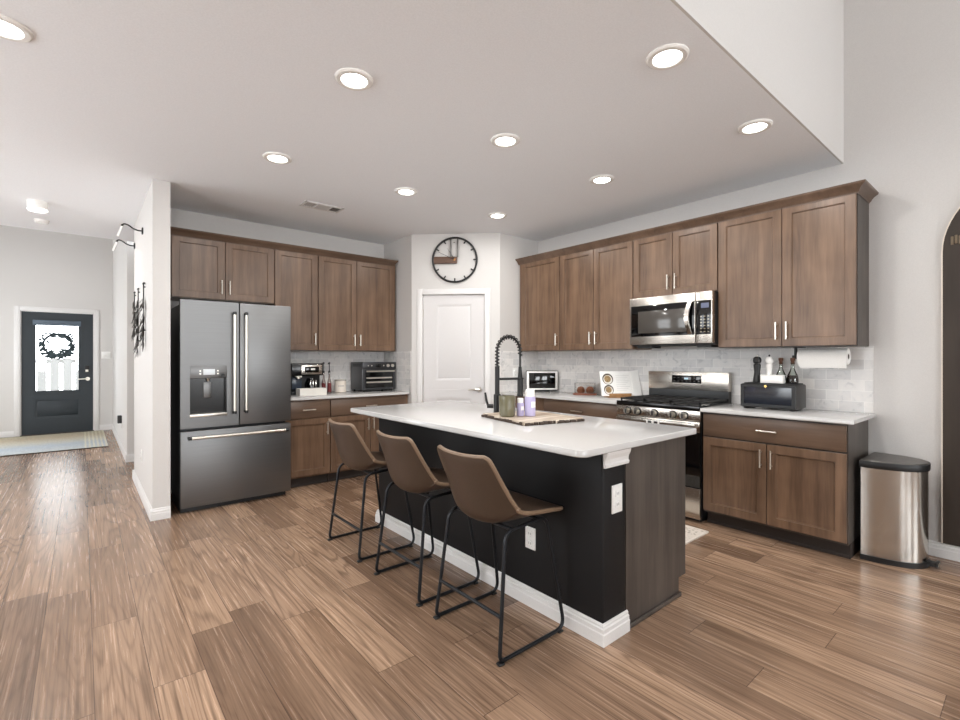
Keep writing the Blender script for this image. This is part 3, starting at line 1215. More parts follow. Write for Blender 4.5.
pts = [(.575 - .012 * math.sin(PI * k / 12), -.012 - .045 * math.sin(PI * k / 12), MZ0 + .078 + .268 * k / 12) for k in range(13)]
rings = []
for x, y, z in pts:
    rings.append([(x - .020, y + .004, z), (x - .016, y - .006, z), (x + .016, y - .006, z), (x + .020, y + .004, z)])
m.loft(rings)
m.build('handle', M['steel'], mdoor)


# ------------------------------------------------------------------ bar stools
def catmull(P, n):
    out = []
    N_ = len(P)
    for i in range(N_ - 1):
        p0, p1, p2, p3 = P[max(i - 1, 0)], P[i], P[i + 1], P[min(i + 2, N_ - 1)]
        for k in range(n):
            t = k / n
            out.append(tuple(.5 * (2 * b + (c - a) * t + (2 * a - 5 * b + 4 * c - d) * t * t + (-a + 3 * b - 3 * c + d) * t ** 3)
                             for a, b, c, d in zip(p0, p1, p2, p3)))
    out.append(tuple(P[-1]))
    return out


def make_stool():
    r = thing('bar_stool', 'brown leather bar stool', 'bar stool', (0, 0, 0))
    st_ = catmull([(.455, .558, .160, 0), (.447, .575, .196, 0), (.41, .580, .214, .004), (.33, .572, .225, .024), (.235, .560, .233, .048), (.15, .550, .237, .074),
                   (.085, .553, .237, .094), (.045, .580, .234, .098), (.022, .632, .227, .088), (.002, .705, .215, .068), (-.018, .778, .203, .050),
                   (-.034, .830, .194, .040), (-.040, .855, .186, .034), (-.043, .868, .165, .027)], 4)
    nv = 20
    P = []
    for i, (x, z, hw, lf) in enumerate(st_):
        a, b = st_[max(i - 1, 0)], st_[min(i + 1, len(st_) - 1)]
        tx, tz = b[0] - a[0], b[1] - a[1]
        L = math.hypot(tx, tz) or 1
        nx, nz = tz / L, -tx / L
        if nz < 0 and abs(nz) > abs(nx):
            nx, nz = -nx, -nz
        if nx < -.3:
            nx, nz = -nx, -nz
        row = []
        for j in range(nv + 1):
            v = -1 + 2 * j / nv
            l = lf * abs(v) ** 2.3
            row.append((Vector((x + nx * l, hw * v, z + nz * l)), Vector((nx, 0, nz))))
        P.append(row)
    T = .018
    m = MB()
    top = [[m.bm.verts.new(p) for p, n in row] for row in P]
    bot = [[m.bm.verts.new(p - n * T) for p, n in row] for row in P]
    for A, flip in ((top, False), (bot, True)):
        for i in range(len(A) - 1):
            for j in range(nv):
                q = [A[i][j], A[i + 1][j], A[i + 1][j + 1], A[i][j + 1]]
                m._f(q if not flip else list(reversed(q)))
    for i in range(len(top) - 1):
        for j in (0, nv):
            m._f([top[i][j], top[i + 1][j], bot[i + 1][j], bot[i][j]])
    for j in range(nv):
        for i in (0, len(top) - 1):
            m._f([top[i][j], top[i][j + 1], bot[i][j + 1], bot[i][j]])
    m.build('seat_shell', M['leather'], r)
    mid = lambda i, j: P[i][j][0] - P[i][j][1] * (T * .5)
    loop = [mid(i, 0) for i in range(len(P))] + [mid(len(P) - 1, j) for j in range(1, nv)] + [mid(i, nv) for i in range(len(P) - 1, -1, -1)] + [mid(0, j) for j in range(nv - 1, 0, -1)]
    m = MB()
    m.tube(loop, .0100, closed=True, seg=8)
    o = m.build('piping', M['piping'], r)
    o['label'] = 'tan rolled edge of the shell'
    for s in (-1, 1):
        path = fillet([(0, .236 * s, .012), (.062, .205 * s, .540), (.330, .200 * s, .552), (.420, .236 * s, .012)], [.035, .05, .05, .06], closed=True)
        m = MB()
        m.tube(path, .0088, closed=True, seg=10)
        o = m.build('leg_frame', M['stool_metal'], r)
        m = MB()
        m.box(-.010, .02, .236 * s - .013, .236 * s + .013, 0, .010, .003).box(.37, .40, .236 * s - .013, .236 * s + .013, 0, .010, .003)
        m.build('foot_pad', M['black'], o)
    m = MB()
    yy = .236 - .031 * .36
    m.cyl((.020, -yy, .19), (.020, yy, .19), .0085, 10)
    m.build('foot_rail', M['stool_metal'], r)
    m = MB()
    m.cyl((.11, -.2, .539), (.11, .2, .539), .009, 10).cyl((.29, -.2, .545), (.29, .2, .545), .009, 10)
    m.box(.10, .30, -.05, .05, .528, .542, .004)
    m.build('seat_support', M['stool_metal'], r)
    return r


sx = 1.355
stool = make_stool()
stool.location = (sx, 1.722, 0)
stool['label'] = 'brown leather bar stool nearest the camera at the island corner'
stool['group'] = 'bar stools along the island'
s2 = dup(stool, (sx, 2.352, 0))
s2['label'] = 'brown leather bar stool in the middle of the three at the island'
s3 = dup(stool, (sx, 3.055, 0))
s3['label'] = 'brown leather bar stool farthest from the camera, nearest the refrigerator'

# ------------------------------------------------------------------ faucet and island things
fc = thing('kitchen_faucet', 'tall black pull-down kitchen faucet with spring hose', 'faucet', (2.235, 2.475, .910))
bk = plain('faucet_black', (24, 23, 22), 0.4, metal=0.3)
m = MB()
m.lathe([(.030, 0), (.030, .006), (.026, .010), (.0255, .135), (.020, .14), (0, .141)])
m.build('base', bk, fc)
m = MB()
m.cyl((0, 0, .138), (0, 0, .335), .0165, 18)
m.build('post', bk, fc)
dx, dy = .176, -.05
arc = []
for k in range(25):
    a = PI - PI * k / 24
    u = .5 + .5 * math.cos(a)
    arc.append(Vector((dx * u, dy * u, .435 + .108 * math.sin(a))))
hose = [Vector((0, 0, .33)), Vector((0, 0, .38))] + arc + [Vector((dx, dy, .34)), Vector((dx, dy, .30))]
m = MB()
m.tube(hose, .0075, seg=10)
hs = m.build('hose', bk, fc)
# spring coil around the hose
m = MB()
cum = [0.0]
for a, b in zip(hose, hose[1:]):
    cum.append(cum[-1] + (b - a).length)
Ls = cum[-1] * .80
turns = 19
pts = []
NN = turns * 10
for k in range(NN + 1):
    d = Ls * k / NN
    i = max(j for j in range(len(cum)) if cum[j] <= d + 1e-9)
    i = min(i, len(hose) - 2)
    f = (d - cum[i]) / (cum[i + 1] - cum[i])
    p = hose[i].lerp(hose[i + 1], f)
    tn = (hose[i + 1] - hose[i]).normalized()
    sd = Vector((dy, -dx, 0)).normalized()
    n2 = tn.cross(sd)
    an = 2 * PI * turns * k / NN
    pts.append(p + (sd * math.cos(an) + n2 * math.sin(an)) * .0145)
m.tube(pts, .0040, seg=6)
m.build('spring', bk, fc)
m = MB()
m.lathe([(.012, .12), (.020, .125), (.0205, .235), (.016, .26), (.011, .33)], c=(dx, dy, 0))
m.lathe([(.022, .118), (.0225, .135), (.018, .14)], c=(dx, dy, 0))
m.build('spray_head', bk, fc)
m = MB()
m.cyl((0, 0, .245), (dx, dy, .245), .009, 10)
m.torus((dx, dy, .245), .021, .006, 'z', 24, 8)
m.build('holder_arm', bk, fc)
m = MB()
m.cyl((-.02, .02, .055), (-.05, .05, .055), .015, 14)
m.tube([(-.045, .045, .055), (-.052, .055, .09), (-.058, .062, .15)], [.008, .009, .007], seg=10)
m.build('lever', bk, fc)

brd = thing('wooden_board', 'large live-edge wooden board on the island beside the faucet', 'board', (0, 0, .910))
wb = wood('board_wood', (208, 196, 180), (140, 120, 102), 'x', 0.5, scale=1.6, contrast=1.6)
m = MB()
rnd = random.Random(3)
cor = [(1.955, 1.93), (2.385, 1.845), (2.45, 2.35), (2.055, 2.42)]
poly = []
for (a, b) in zip(cor, cor[1:] + cor[:1]):
    for k in range(10):
        f = k / 10
        j = rnd.uniform(-.008, .008)
        poly.append((a[0] + (b[0] - a[0]) * f + j, a[1] + (b[1] - a[1]) * f + j))
cx_, cy_ = 2.195, 2.145
sc = lambda k: [(cx_ + (x - cx_) * k, cy_ + (y - cy_) * k) for x, y in poly]
m.loft([[(x, y, z) for x, y in sc(k)] for k, z in ((.975, .0), (1.0, .006), (1.0, .017), (.985, .022))])
m.build('slab', wb, brd)
m = MB()
for a, b in ((cor[0], cor[1]), (cor[3], cor[0])):
    f = 0.0
    while f < .97:
        wd = rnd.uniform(.02, .075)
        q = [(a[0] + (b[0] - a[0]) * k, a[1] + (b[1] - a[1]) * k) for k in (f, min(f + wd, 1.0))]
        nx, ny = (b[1] - a[1]), -(b[0] - a[0])
        L = math.hypot(nx, ny)
        nx, ny = nx / L, ny / L
        d = rnd.uniform(.009, .014)
        z1 = rnd.uniform(.010, .021)
        m.loft([[(q[0][0] - nx * .01, q[0][1] - ny * .01, z), (q[1][0] - nx * .01, q[1][1] - ny * .01, z), (q[1][0] + nx * d, q[1][1] + ny * d, z), (q[0][0] + nx * d, q[0][1] + ny * d, z)] for z in (.001, z1)])
        f += wd + rnd.uniform(.0, .03)
o = m.build('bark_edge', plain('dark_bark', (66, 54, 46), 0.8, bump=.4, bscale=180), brd)
o['label'] = 'dark rough bark along the front edges'

cd = thing('candle', 'olive green glass jar candle on the wooden board', 'candle', (2.068, 2.195, .932))
og = plain('olive_glass', (104, 99, 78), 0.15, spec=0.6)
m = MB()
m.lathe([(.040, 0), (.048, .006), (.052, .03), (.053, .125), (.053, .131), (.050, .131), (.049, .10), (0, .099)])
m.build('jar', og, cd)
m = MB()
m.cyl((0, 0, .098), (0, 0, .112), .0015, 6)
m.build('wick', M['black'], cd)
lav = plain('lavender_plastic', (178, 170, 204), 0.4)


def bottle(label, loc, rad, hh):
    r = thing('soap_bottle', label, 'soap bottle', loc, .6)
    hb = hh * .74
    m = MB()
    m.lathe([(rad * .9, 0), (rad, .004), (rad, hb - .008), (rad * .85, hb), (rad * .5, hb + .004)], seg=24)
    m.build('bottle_body', lav, r)
    m = MB()
    m.lathe([(rad * .86, hb), (rad * .88, hb + .004), (rad * .86, hh - .004), (rad * .7, hh), (0, hh)], seg=24)
    m.build('cap', M['white'], r)
    m = MB()
    R = rad + .0006
    m.loft([[(R * math.cos(a), R * math.sin(a), z) for a in [-2.75 + 1.1 * k / 10 for k in range(11)]] for z in (hb * .45, hb * .75)], closed=False, cap=False)
    m.build('front_label', M['white_matte'], r)
    return r


bottle('short lavender bottle with white cap between candle and tall bottle', (2.147, 2.158, .932), .0235, .115)
bottle('tall lavender bottle with white cap at the right of the candle', (2.195, 2.118, .932), .0345, .170)

# ------------------------------------------------------------------ back counter things
to = thing('toaster_oven', 'dark steel toaster oven with glass door on the back counter', 'toaster oven', (2.475, 5.05, .912))
m = MB()
m.box(0, .435, .012, .32, .018, .345, .008)
m.build('housing', plain('toaster_grey', (96, 96, 98), 0.36, metal=0.7), to)
m = MB()
for x in (.02, .39):
    for y in (.03, .28):
        m.cyl((x + .012, y, 0), (x + .012, y, .02), .012, 12)
m.build('foot', M['black'], to)
m = MB()
for i in range(10):
    m.box(-.001, .002, .05 + i * .022, .06 + i * .022, .29, .325)
m.build('side_vent', M['black'], to, smooth=False)
m = MB()
m.box(.0, .435, 0, .014, .26, .345, .004)
tp = m.build('control_panel', plain('toaster_dark', (60, 60, 62), 0.3, metal=0.6), to)
m = MB()
m.box(.165, .235, -.002, .001, .285, .322, .001)
m.build('display', M['black_gloss'], tp)
for x in (.07, .115, .27, .325, .385):
    m = MB()
    m.cyl((x, 0, .303), (x, -.014 if x > .3 else -.004, .303), .018 if x > .3 else .007, 18)
    m.build('knob', M['nickel'], tp)
m = MB()
m.panel(.01, .425, .025, .257, (.035, .40, .045, .225), y=0, t=.014, hole=True)
td = m.build('oven_door', M['dark_grey'], to)
m = MB()
m.box(.034, .401, .006, .010, .044, .226)
m.build('window', M['black_gloss'], td, smooth=False)
m = MB()
m.cyl((.035, -.03, .238), (.40, -.03, .238), .009, 12).cyl((.06, 0, .238), (.06, -.03, .238), .006, 8).cyl((.375, 0, .238), (.375, -.03, .238), .006, 8)
m.build('handle', M['nickel'], td)
m = MB()
for i in range(2):
    m.box(.05, .385, .0045, .006, .10 + i * .05, .118 + i * .05)
m.build('rack', M['nickel'], td, smooth=False)

cm = thing('coffee_maker', 'black coffee maker with silver control panel next to the refrigerator', 'coffee maker', (1.70, 5.12, .912))
m = MB()
m.box(0, .34, 0, .22, 0, .035, .006)
m.box(0, .34, .10, .22, .035, .20, .004)
m.build('base', M['black'], cm)
m = MB()
m.box(0, .34, 0, .225, .20, .335, .012)
top = m.build('head', M['black_enamel'], cm)
m = MB()
m.box(.10, .325, -.006, .004, .215, .318, .005)
cpn = m.build('control_panel', M['steel'], top)
m = MB()
m.box(.135, .29, -.009, -.004, .235, .298, .003)
m.build('display', M['black_gloss'], cpn)
m = MB()
m.box(.20, .245, -.0105, -.0085, .262, .28, .001)
m.build('key', M['white'], cpn)
m = MB()
m.lathe([(.055, .037), (.066, .05), (.068, .11), (.05, .15), (.045, .17), (0, .172)], c=(.235, .085, 0))
ca = m.build('carafe', M['black_gloss'], cm)
m = MB()
for s in (-.03, .0, .03):
    m.box(.235 + s - .005, .235 + s + .005, .012, .018, .05, .15, .002)
m.build('carafe_band', M['chrome'], ca)
m = MB()
m.cyl((.085, .05, .195), (.085, .05, .17), .02, 14).box(.055, .115, .03, .07, .185, .2)
m.build('brew_spout', M['nickel'], cm)
m = MB()
m.box(.03, .135, .085, .098, .05, .19, .01)
m.build('water_tank', plain('smoky_blue', (58, 66, 78), 0.2), cm)

bx = thing('pod_tray', 'low white tray in front of the coffee maker', 'tray', (1.716, 4.935, .912))
m = MB()
w_, d_, h_ = .29, .11, .072
m.box(0, w_, 0, d_, 0, .004)
for a in ((0, w_, 0, .004), (0, w_, d_ - .004, d_), (0, .004, 0, d_), (w_ - .004, w_, 0, d_), (w_ * .5 - .002, w_ * .5 + .002, 0, d_)):
    m.box(*a, .004, h_)
m.build('tray_box', plain('clear_white_plastic', (232, 228, 220), 0.2), bx, smooth=False)
m = MB()
m.box(.01, .135, .02, .095, .005, .05, .004)
m.build('napkin_stack', M['white_matte'], bx)
m = MB()
for i in range(4):
    m.lathe([(.015, .005), (.018, .04), (.02, .045), (0, .046)], seg=14, c=(.168 + .028 * i, .05 + .02 * (i % 2), 0))
m.build('coffee_pod', plain('pod_tan', (206, 190, 168), 0.5), bx)
for i, (x, y, h_, lab) in enumerate(((2.072, 5.19, .345, 'dark red syrup bottle with black pump beside the coffee maker'),
                                     (2.125, 5.16, .345, 'dark red syrup bottle with black pump beside the white canister'))):
    r = thing('syrup_bottle', lab, 'bottle', (x, y, .912), 0, 'syrup bottles on the back counter')
    m = MB()
    m.lathe([(.019, 0), (.0215, .004), (.0215, .115), (.019, .13), (.010, .165), (.009, .235), (0, .236)], seg=18)
    b_ = m.build('bottle_body', glass('syrup_glass%d' % i, (0.80, 0.74, 0.72, 1)), r)
    m = MB()
    m.lathe([(.0222, .012), (.0222, .112)], seg=18)
    m.build('wrap_label', plain('dark_red_label', (104, 34, 34), 0.5), b_)
    m = MB()
    m.lathe([(.011, .225), (.0115, .25), (.005, .252), (.0045, .325), (.009, .328), (.009, .345), (0, .346)], seg=14)
    m.tube([(0, 0, .337), (-.02, -.022, .335), (-.026, -.03, .325)], .005, seg=8)
    m.build('pump', M['black'], r)

cn = thing('canister', 'cream ceramic canister with a lid between bottles and toaster oven', 'canister', (2.272, 5.20, .912))
m = MB()
m.lathe([(.058, 0), (.064, .004), (.065, .128), (.062, .132), (0, .133)], seg=32)
cb_ = m.build('jar', plain('cream_ceramic', (228, 218, 206), 0.3), cn)
m = MB()
m.lathe([(.0655, .130), (.066, .136), (.064, .146), (.02, .150), (0, .150)], seg=32)
m.build('lid', plain('grey_lid', (176, 168, 158), 0.4), cn)
m = MB()
pts = []
for k in range(40):
    a = -2.35 + 1.0 * k / 39
    pts.append((.0658 * math.cos(a), .0658 * math.sin(a), .075 + .006 * math.sin(k * 1.3)))
m.tube(pts, .0012, seg=5)
m.build('script_line', M['slot'], cn)

# ------------------------------------------------------------------ range-wall counter things
fx_, fy_ = -.8, -.6
dsy = thing('smart_display', 'white-framed smart display with dark screen in the counter corner', 'tablet', (4.12, 3.78, .912), math.atan2(-.8, -.6) + PI / 2)
tilt = .12
m = MB()
m.box(-.19, .19, 0, .022, .012, .245, .004)
bd = m.build('black_case', M['black'], dsy)
m = MB()
m.box(-.182, .182, -.004, .002, .022, .237, .002)
m.build('white_border', M['white'], dsy)
m = MB()
m.box(-.155, .155, -.006, -.003, .040, .219, .001)
m.build('screen', M['black_gloss'], dsy)
m = MB()
m.box(-.09, .09, .0, .09, 0, .014, .004)
m.build('stand', M['black'], dsy)

ea, eb = math.atan2(-.85, -.53) + PI / 2, 0
dm = thing('covered_dish', 'small clear covered dish with two brown rolls on the range-side counter', 'dish', (4.13, 3.17, .912), -1.0)
m = MB()
m.box(-.12, .12, -.075, .075, 0, .018, .006)
m.build('base', plain('reddish_wood', (128, 72, 50), 0.4), dm)
m = MB()
for a in ((-.105, .105, -.062, -.059), (-.105, .105, .059, .062), (-.105, -.102, -.062, .062), (.102, .105, -.062, .062)):
    m.box(*a, .018, .125)
m.box(-.105, .105, -.062, .062, .125, .128)
m.build('clear_cover', M['glass'], dm, smooth=False)
for x, y in ((-.045, 0.0), (.05, .01)):
    m = MB()
    m.lathe([(.030, 0), (.040, .012), (.042, .03), (.034, .055), (.018, .068), (0, .07)], c=(0, 0, 0), seg=20)
    tag(m.build('bread_roll', plain('baked_brown', (150, 92, 62), 0.7, bump=.3, bscale=80, var=.2), None),
        'brown roll inside the clear dish, %s one' % ('left' if x < 0 else 'right'), 'bread roll')
rl = [o for o in C.objects if o.name.startswith('bread_roll')]
Rm = Matrix.Rotation(-1.0, 3, 'Z')
for o, p in zip(rl, ((-.045, 0, .018), (.05, .005, .018))):
    q = Rm @ Vector(p)
    o.location = (4.13 + q.x, 3.17 + q.y, .912 + .018)
m = MB()
m.lathe([(.012, .018), (.014, .05), (.010, .062), (0, .064)], seg=14)

bkrz = math.atan2(-.85, -.53) + PI / 2
bs = thing('cookbook_stand', 'wooden stand holding an open cookbook left of the range', 'book stand', (4.10, 2.71, .912), bkrz)
m = MB()
m.box(-.13, .13, -.03, .12, 0, .014, .003)
m.build('base', M['oak'], bs)
m = MB()
m.box(-.13, .10, -.03, -.018, .014, .042, .003)
m.build('front_lip', M['oak'], bs)
m = MB()
m.loft([[(-.11, .035, .014), (.11, .035, .014), (.11, .045, .014), (-.11, .045, .014)], [(-.11, .095, .22), (.11, .095, .22), (.11, .105, .22), (-.11, .105, .22)]])
m.build('back_rest', M['oak'], bs)
cbk = thing('cookbook', 'open cookbook with photos of food bowls, propped on the wooden stand', 'book', (4.10, 2.71, .926), bkrz)


def tl(x, s, off=0.0):   # point on the leaning page: x across, s up along the page
    k = .28
    L = math.hypot(1, k)
    return (x, -.012 + s * k / L - off * 1 / L, .004 + s / L + off * k / L)


m = MB()
m.loft([[tl(-.20, .0, .004), tl(.20, .0, .004), tl(.20, .0, -.014), tl(-.20, .0, -.014)], [tl(-.20, .25, .004), tl(.20, .25, .004), tl(.20, .25, -.014), tl(-.20, .25, -.014)]])
m.build('pages', M['white_matte'], cbk, smooth=False)
m = MB()
m.loft([[tl(.125, .0, .010), tl(.215, -.005, .004), tl(.215, -.005, .0), tl(.125, .0, .004)], [tl(.125, .25, .010), tl(.205, .262, .004), tl(.205, .262, .0), tl(.125, .25, .004)]])
m.build('turned_page', M['white'], cbk, smooth=False)


def disc(m, cx, cs, r, off):
    ring = [[tl(cx + r * math.cos(2 * PI * k / 24), cs + r * math.sin(2 * PI * k / 24), o) for k in range(24)] for o in (off - .001, off)]
    m.loft(ring)


pic_dark = plain('bowl_print', (70, 54, 40), 0.7)
pic_food = plain('food_print', (150, 124, 86), 0.7, var=.5, bscale=90)
pic_plate = plain('plate_print', (222, 216, 206), 0.6)
for cs, r_ in ((.170, .056), (.060, .050)):
    m = MB()
    disc(m, -.125, cs, r_, .0055)
    m.build('printed_bowl', pic_dark, cbk, smooth=False)
    m = MB()
    disc(m, -.125, cs - .006, r_ * .82, .0065)
    m.build('printed_plate', pic_plate, cbk, smooth=False)
    m = MB()
    disc(m, -.128, cs, r_ * .62, .0075)
    m.build('printed_food', pic_food, cbk, smooth=False)
m = MB()
for i in range(9):
    s0 = .205 - i * .019
    q = [tl(-.04, s0, .0052), tl(.10 - .02 * (i % 3), s0, .0052), tl(.10 - .02 * (i % 3), s0 + .003, .0052), tl(-.04, s0 + .003, .0052)]
    m._f([m.bm.verts.new(p) for p in q])
m.build('text_lines', plain('print_grey', (196, 194, 190), 0.8), cbk, smooth=False)

# bread box and what stands on it
bb = thing('bread_box', 'black bread box with dark glass front on the right counter', 'bread box', (3.965, 1.545, .912), RZ)
m = MB()
m.box(0, .385, .004, .225, .012, .192, .012, 3)
m.build('case', plain('bread_box_black', (48, 46, 45), 0.4, metal=0.3), bb)
m = MB()
m.panel(.006, .379, .018, .188, (.03, .355, .04, .17), y=-.004, t=.01, hole=True)
bd = m.build('door', M['black'], bb)
m = MB()
m.box(.029, .356, .0, .003, .039, .171)
m.build('window', plain('dark_window', (34, 38, 46), 0.07, spec=0.8), bd, smooth=False)
m = MB()
m.cyl((.19, -.004, .178), (.19, -.018, .178), .006, 12).cyl((.19, -.018, .178), (.19, -.026, .178), .010, 14)
o = m.build('knob', plain('brass', (212, 178, 110), 0.25, metal=1.0), bd)
for x in (.03, .35):
    m = MB()
    m.box(x - .012, x + .012, .02, .2, 0, .014, .003)
    m.build('foot', M['black'], bb)
TZ = .912 + .192
tr = MB()
tr.box(3.99, 4.17, 1.175, 1.525, TZ, TZ + .008, .003)
tag(tr.build('serving_tray', M['black']), 'flat black tray on top of the bread box', 'tray')
TZ += .008


def mill(label, loc, mat):
    r = thing('pepper_mill' if mat == 'black' else 'salt_mill', label, 'mill', loc)
    r.scale = (1.1, 1.1, 1.12)
    m = MB()
    m.lathe([(.027, 0), (.028, .006), (.026, .02), (.021, .05), (.0185, .075), (.022, .105), (.0235, .12), (.020, .128), (.016, .131)], seg=24)
    m.build('body', M[mat], r)
    m = MB()
    m.lathe([(.017, .132), (.025, .140), (.027, .155), (.024, .170), (.014, .180), (0, .182)], seg=24)
    m.build('head', M[mat], r)
    m = MB()
    m.lathe([(.005, .181), (.006, .188), (.004, .194), (0, .195)], seg=12)
    m.build('finial', M['black'] if mat == 'white' else M['nickel'], r)
    return r


M['black'] = M['black']
mill('turned black pepper mill at the left end of the bread box', (4.08, 1.462, TZ), 'black')
mill('turned white salt mill behind the white dish on the bread box', (4.10, 1.382, TZ), 'white')
wb_ = thing('salt_box', 'white rectangular ceramic dish at the front of the bread box top', 'dish', (4.00, 1.412, TZ), RZ)
m = MB()
m.box(0, .155, 0, .055, 0, .055, .004)
m.build('dish', M['white'], wb_)
m = MB()
m.box(-.002, .157, -.002, .057, .055, .063, .003)
m.build('lid', M['white'], wb_)
for y, fill, lab in ((1.302, False, 'clear oil bottle with cork behind the white dish'), (1.224, True, 'glass cruet with dark vinegar and cork at the right of the bread box')):
    r = thing('oil_bottle', lab, 'bottle', (4.10, y, TZ))
    m = MB()
    m.lathe([(.033, 0), (.038, .004), (.039, .03), (.034, .06), (.018, .095), (.012, .115), (.011, .145), (.014, .150), (.014, .156), (.010, .156)], seg=24)
    m.build('bottle_body', M['glass_green'], r)
    m = MB()
    m.lathe([(.011, .145), (.0125, .17), (.016, .172), (.016, .192), (.0, .193)], seg=16)
    m.build('cork', plain('cork_brown', (86, 54, 38), 0.8), r)
    if fill:
        m = MB()
        m.lathe([(.032, .002), (.0376, .005), (.0386, .03), (.0336, .060), (0, .061)], seg=24)
        m.build('vinegar', plain('dark_vinegar', (40, 24, 20), 0.35, spec=0.2), r)
    else:
        m = MB()
        m.lathe([(.028, .004), (.0318, .006), (.0322, .02), (0, .021)], seg=24)
        m.build('oil', plain('pale_oil', (206, 204, 178), 0.1), r)

ph = thing('paper_towel_holder', 'black paper towel holder screwed under the right upper cabinet', 'paper towel holder', (4.15, 1.218, 1.385), RZ)
m = MB()
m.box(-.006, .006, -.02, .02, -.089, 0, .002).box(-.012, .06, -.025, .025, -.006, 0, .002)
m.box(-.022, .0, -.012, .012, -.082, -.062, .003)
m.build('bracket', M['black'], ph)
m = MB()
m.cyl((0, 0, -.072), (.318, 0, -.072), .006, 12)
m.build('rod', M['black'], ph)
pr = thing('paper_towel_roll', 'white paper towel roll hanging under the right upper cabinet', 'paper towel', (4.15, 1.196, 1.313), RZ)
m = MB()
seg = 40
rings = []
for x, r_ in ((.0, .020), (.0, .056), (.002, .058), (.300, .058), (.302, .056), (.302, .020)):
    rings.append([(x, r_ * math.cos(2 * PI * k / seg), r_ * math.sin(2 * PI * k / seg)) for k in range(seg)])
rings.append(rings[0])
m.loft(rings, cap=False)
m.build('roll', M['white_matte'], pr)
m = MB()
m.loft([[(.001, -.0575, 0), (.301, -.0575, 0), (.301, -.056, 0), (.001, -.056, 0)], [(.001, -.057, -.035), (.301, -.057, -.035), (.301, -.0555, -.035), (.001, -.0555, -.035)],
        [(.02, -.052, -.082), (.301, -.052, -.082), (.301, -.0505, -.082), (.02, -.0505, -.082)]])
m.build('loose_sheet', M['white_matte'], pr)
m = MB()
m.tube([(.0, 0, 0), (.3025, 0, 0)], .0195, seg=20)
m.build('core', plain('core_dark', (60, 52, 46), 0.9), pr)

# ------------------------------------------------------------------ trash can
tc_ = thing('trash_can', 'stainless steel step trash can with black rim against the base cabinet', 'trash can', (4.065, 0.782, 0))


def dshape(hw, dep, z, o=0.0, n=30):
    pts = [(hw - .03, -o), (hw, -o - .03)]
    pts = []
    for k in range(n + 1):
        a = -PI * k / n
        c, s = math.cos(a), math.sin(a)
        x = hw * math.copysign(abs(c) ** .78, c)
        y = dep * -abs(s) ** .95
        pts.append((x, y - o - .012, z))
    pts += [(-hw, -o - .003, z), (-hw + .01, -o, z), (hw - .01, -o, z), (hw, -o - .003, z)]
    return pts


m = MB()
m.loft([dshape(.190, .290, z, .008) for z in (.03, .600)])
m.build('body', M['steel_z'], tc_)
m = MB()
m.loft([dshape(.196, .297, z, .005) for z in (0.0, .034)])
m.build('base_ring', M['black'], tc_)
m = MB()
m.loft([dshape(a, b, z, o) for a, b, z, o in ((.199, .302, .597, .003), (.202, .306, .605, .001), (.202, .306, .634, .001), (.198, .302, .640, .004))])
rim = m.build('lid_rim', M['black'], tc_)
m = MB()
m.loft([dshape(a, b, z, o) for a, b, z, o in ((.190, .290, .640, .008), (.186, .285, .645, .010))])
m.build('lid', brushed('dark_steel_lid', (120, 116, 112), 0.35, 'x'), tc_)
m = MB()
m.box(-.055, .035, -.355, -.29, .018, .028, .004)
m.box(-.05, .03, -.36, -.345, .018, .040, .004)
o = m.build('pedal', M['black'], tc_)
m = MB()
m.box(-.045, .025, -.362, -.358, .022, .036, .001)
m.build('pedal_plate', M['nickel'], o)

# ------------------------------------------------------------------ wall clock
ck = thing('wall_clock', 'large round black-rimmed clock above the white pantry door', 'clock', (PA[0], PA[1], 0), PRZ)
cx0, cz0 = .508, 2.434
m = MB()
m.torus((cx0, -.022, cz0), .254, .0115, 'y', 72, 8)
m.build('rim', M['black'], ck)
m = MB()
for k in range(12):
    if k in (0, 9):
        continue
    a = PI / 2 - 2 * PI * k / 12
    u, v = math.cos(a), math.sin(a)
    w_ = .0075
    p = [(cx0 + u * rr + -v * s * w_, -.02, cz0 + v * rr + u * s * w_) for rr, s in ((.212, -1), (.212, 1), (.252, 1), (.252, -1))]
    q = [(a_, -.027, c_) for a_, b_, c_ in p]
    m.loft([p, q])
m.build('hour_mark', M['black'], ck, smooth=False)
m = MB()
m.box(cx0 - .258, cx0 + .028, -.030, -.012, cz0 - .045, cz0 + .038, .012)
o = m.build('wooden_bar', M['walnut'], ck)
m = MB()
for s in (-.046, .032):
    m.box(cx0 + s - .008, cx0 + s + .008, -.026, -.012, cz0 + .03, cz0 + .25, .002)
m.build('upright_bar', M['grey_metal'], ck)
m = MB()
m.cyl((cx0 - .007, -.012, cz0 + .20), (cx0 - .007, -.026, cz0 + .20), .007, 12)
m.build('peg', M['grey_metal'], ck)
m = MB()
m.tube([(cx0, -.034, cz0), (cx0 - .19, -.034, cz0 + .09)], [.004, .0015], seg=6)
m.build('minute_hand', M['dark_grey'], ck)
m = MB()
m.tube([(cx0, -.037, cz0), (cx0 - .085, -.037, cz0 + .13)], [.004, .0015], seg=6)
m.build('hour_hand', M['dark_grey'], ck)
m = MB()
m.cyl((cx0, -.02, cz0), (cx0, -.042, cz0), .014, 16)
m.build('hub', plain('bronze', (120, 84, 56), 0.3, metal=1.0), ck)
for dx_, dz_ in ((.254, 0), (-.254, 0), (0, -.254)):
    m = MB()
    m.cyl((cx0 + dx_, 0, cz0 + dz_), (cx0 + dx_, -.022, cz0 + dz_), .004, 8)
    m.build('standoff', M['black'], ck)

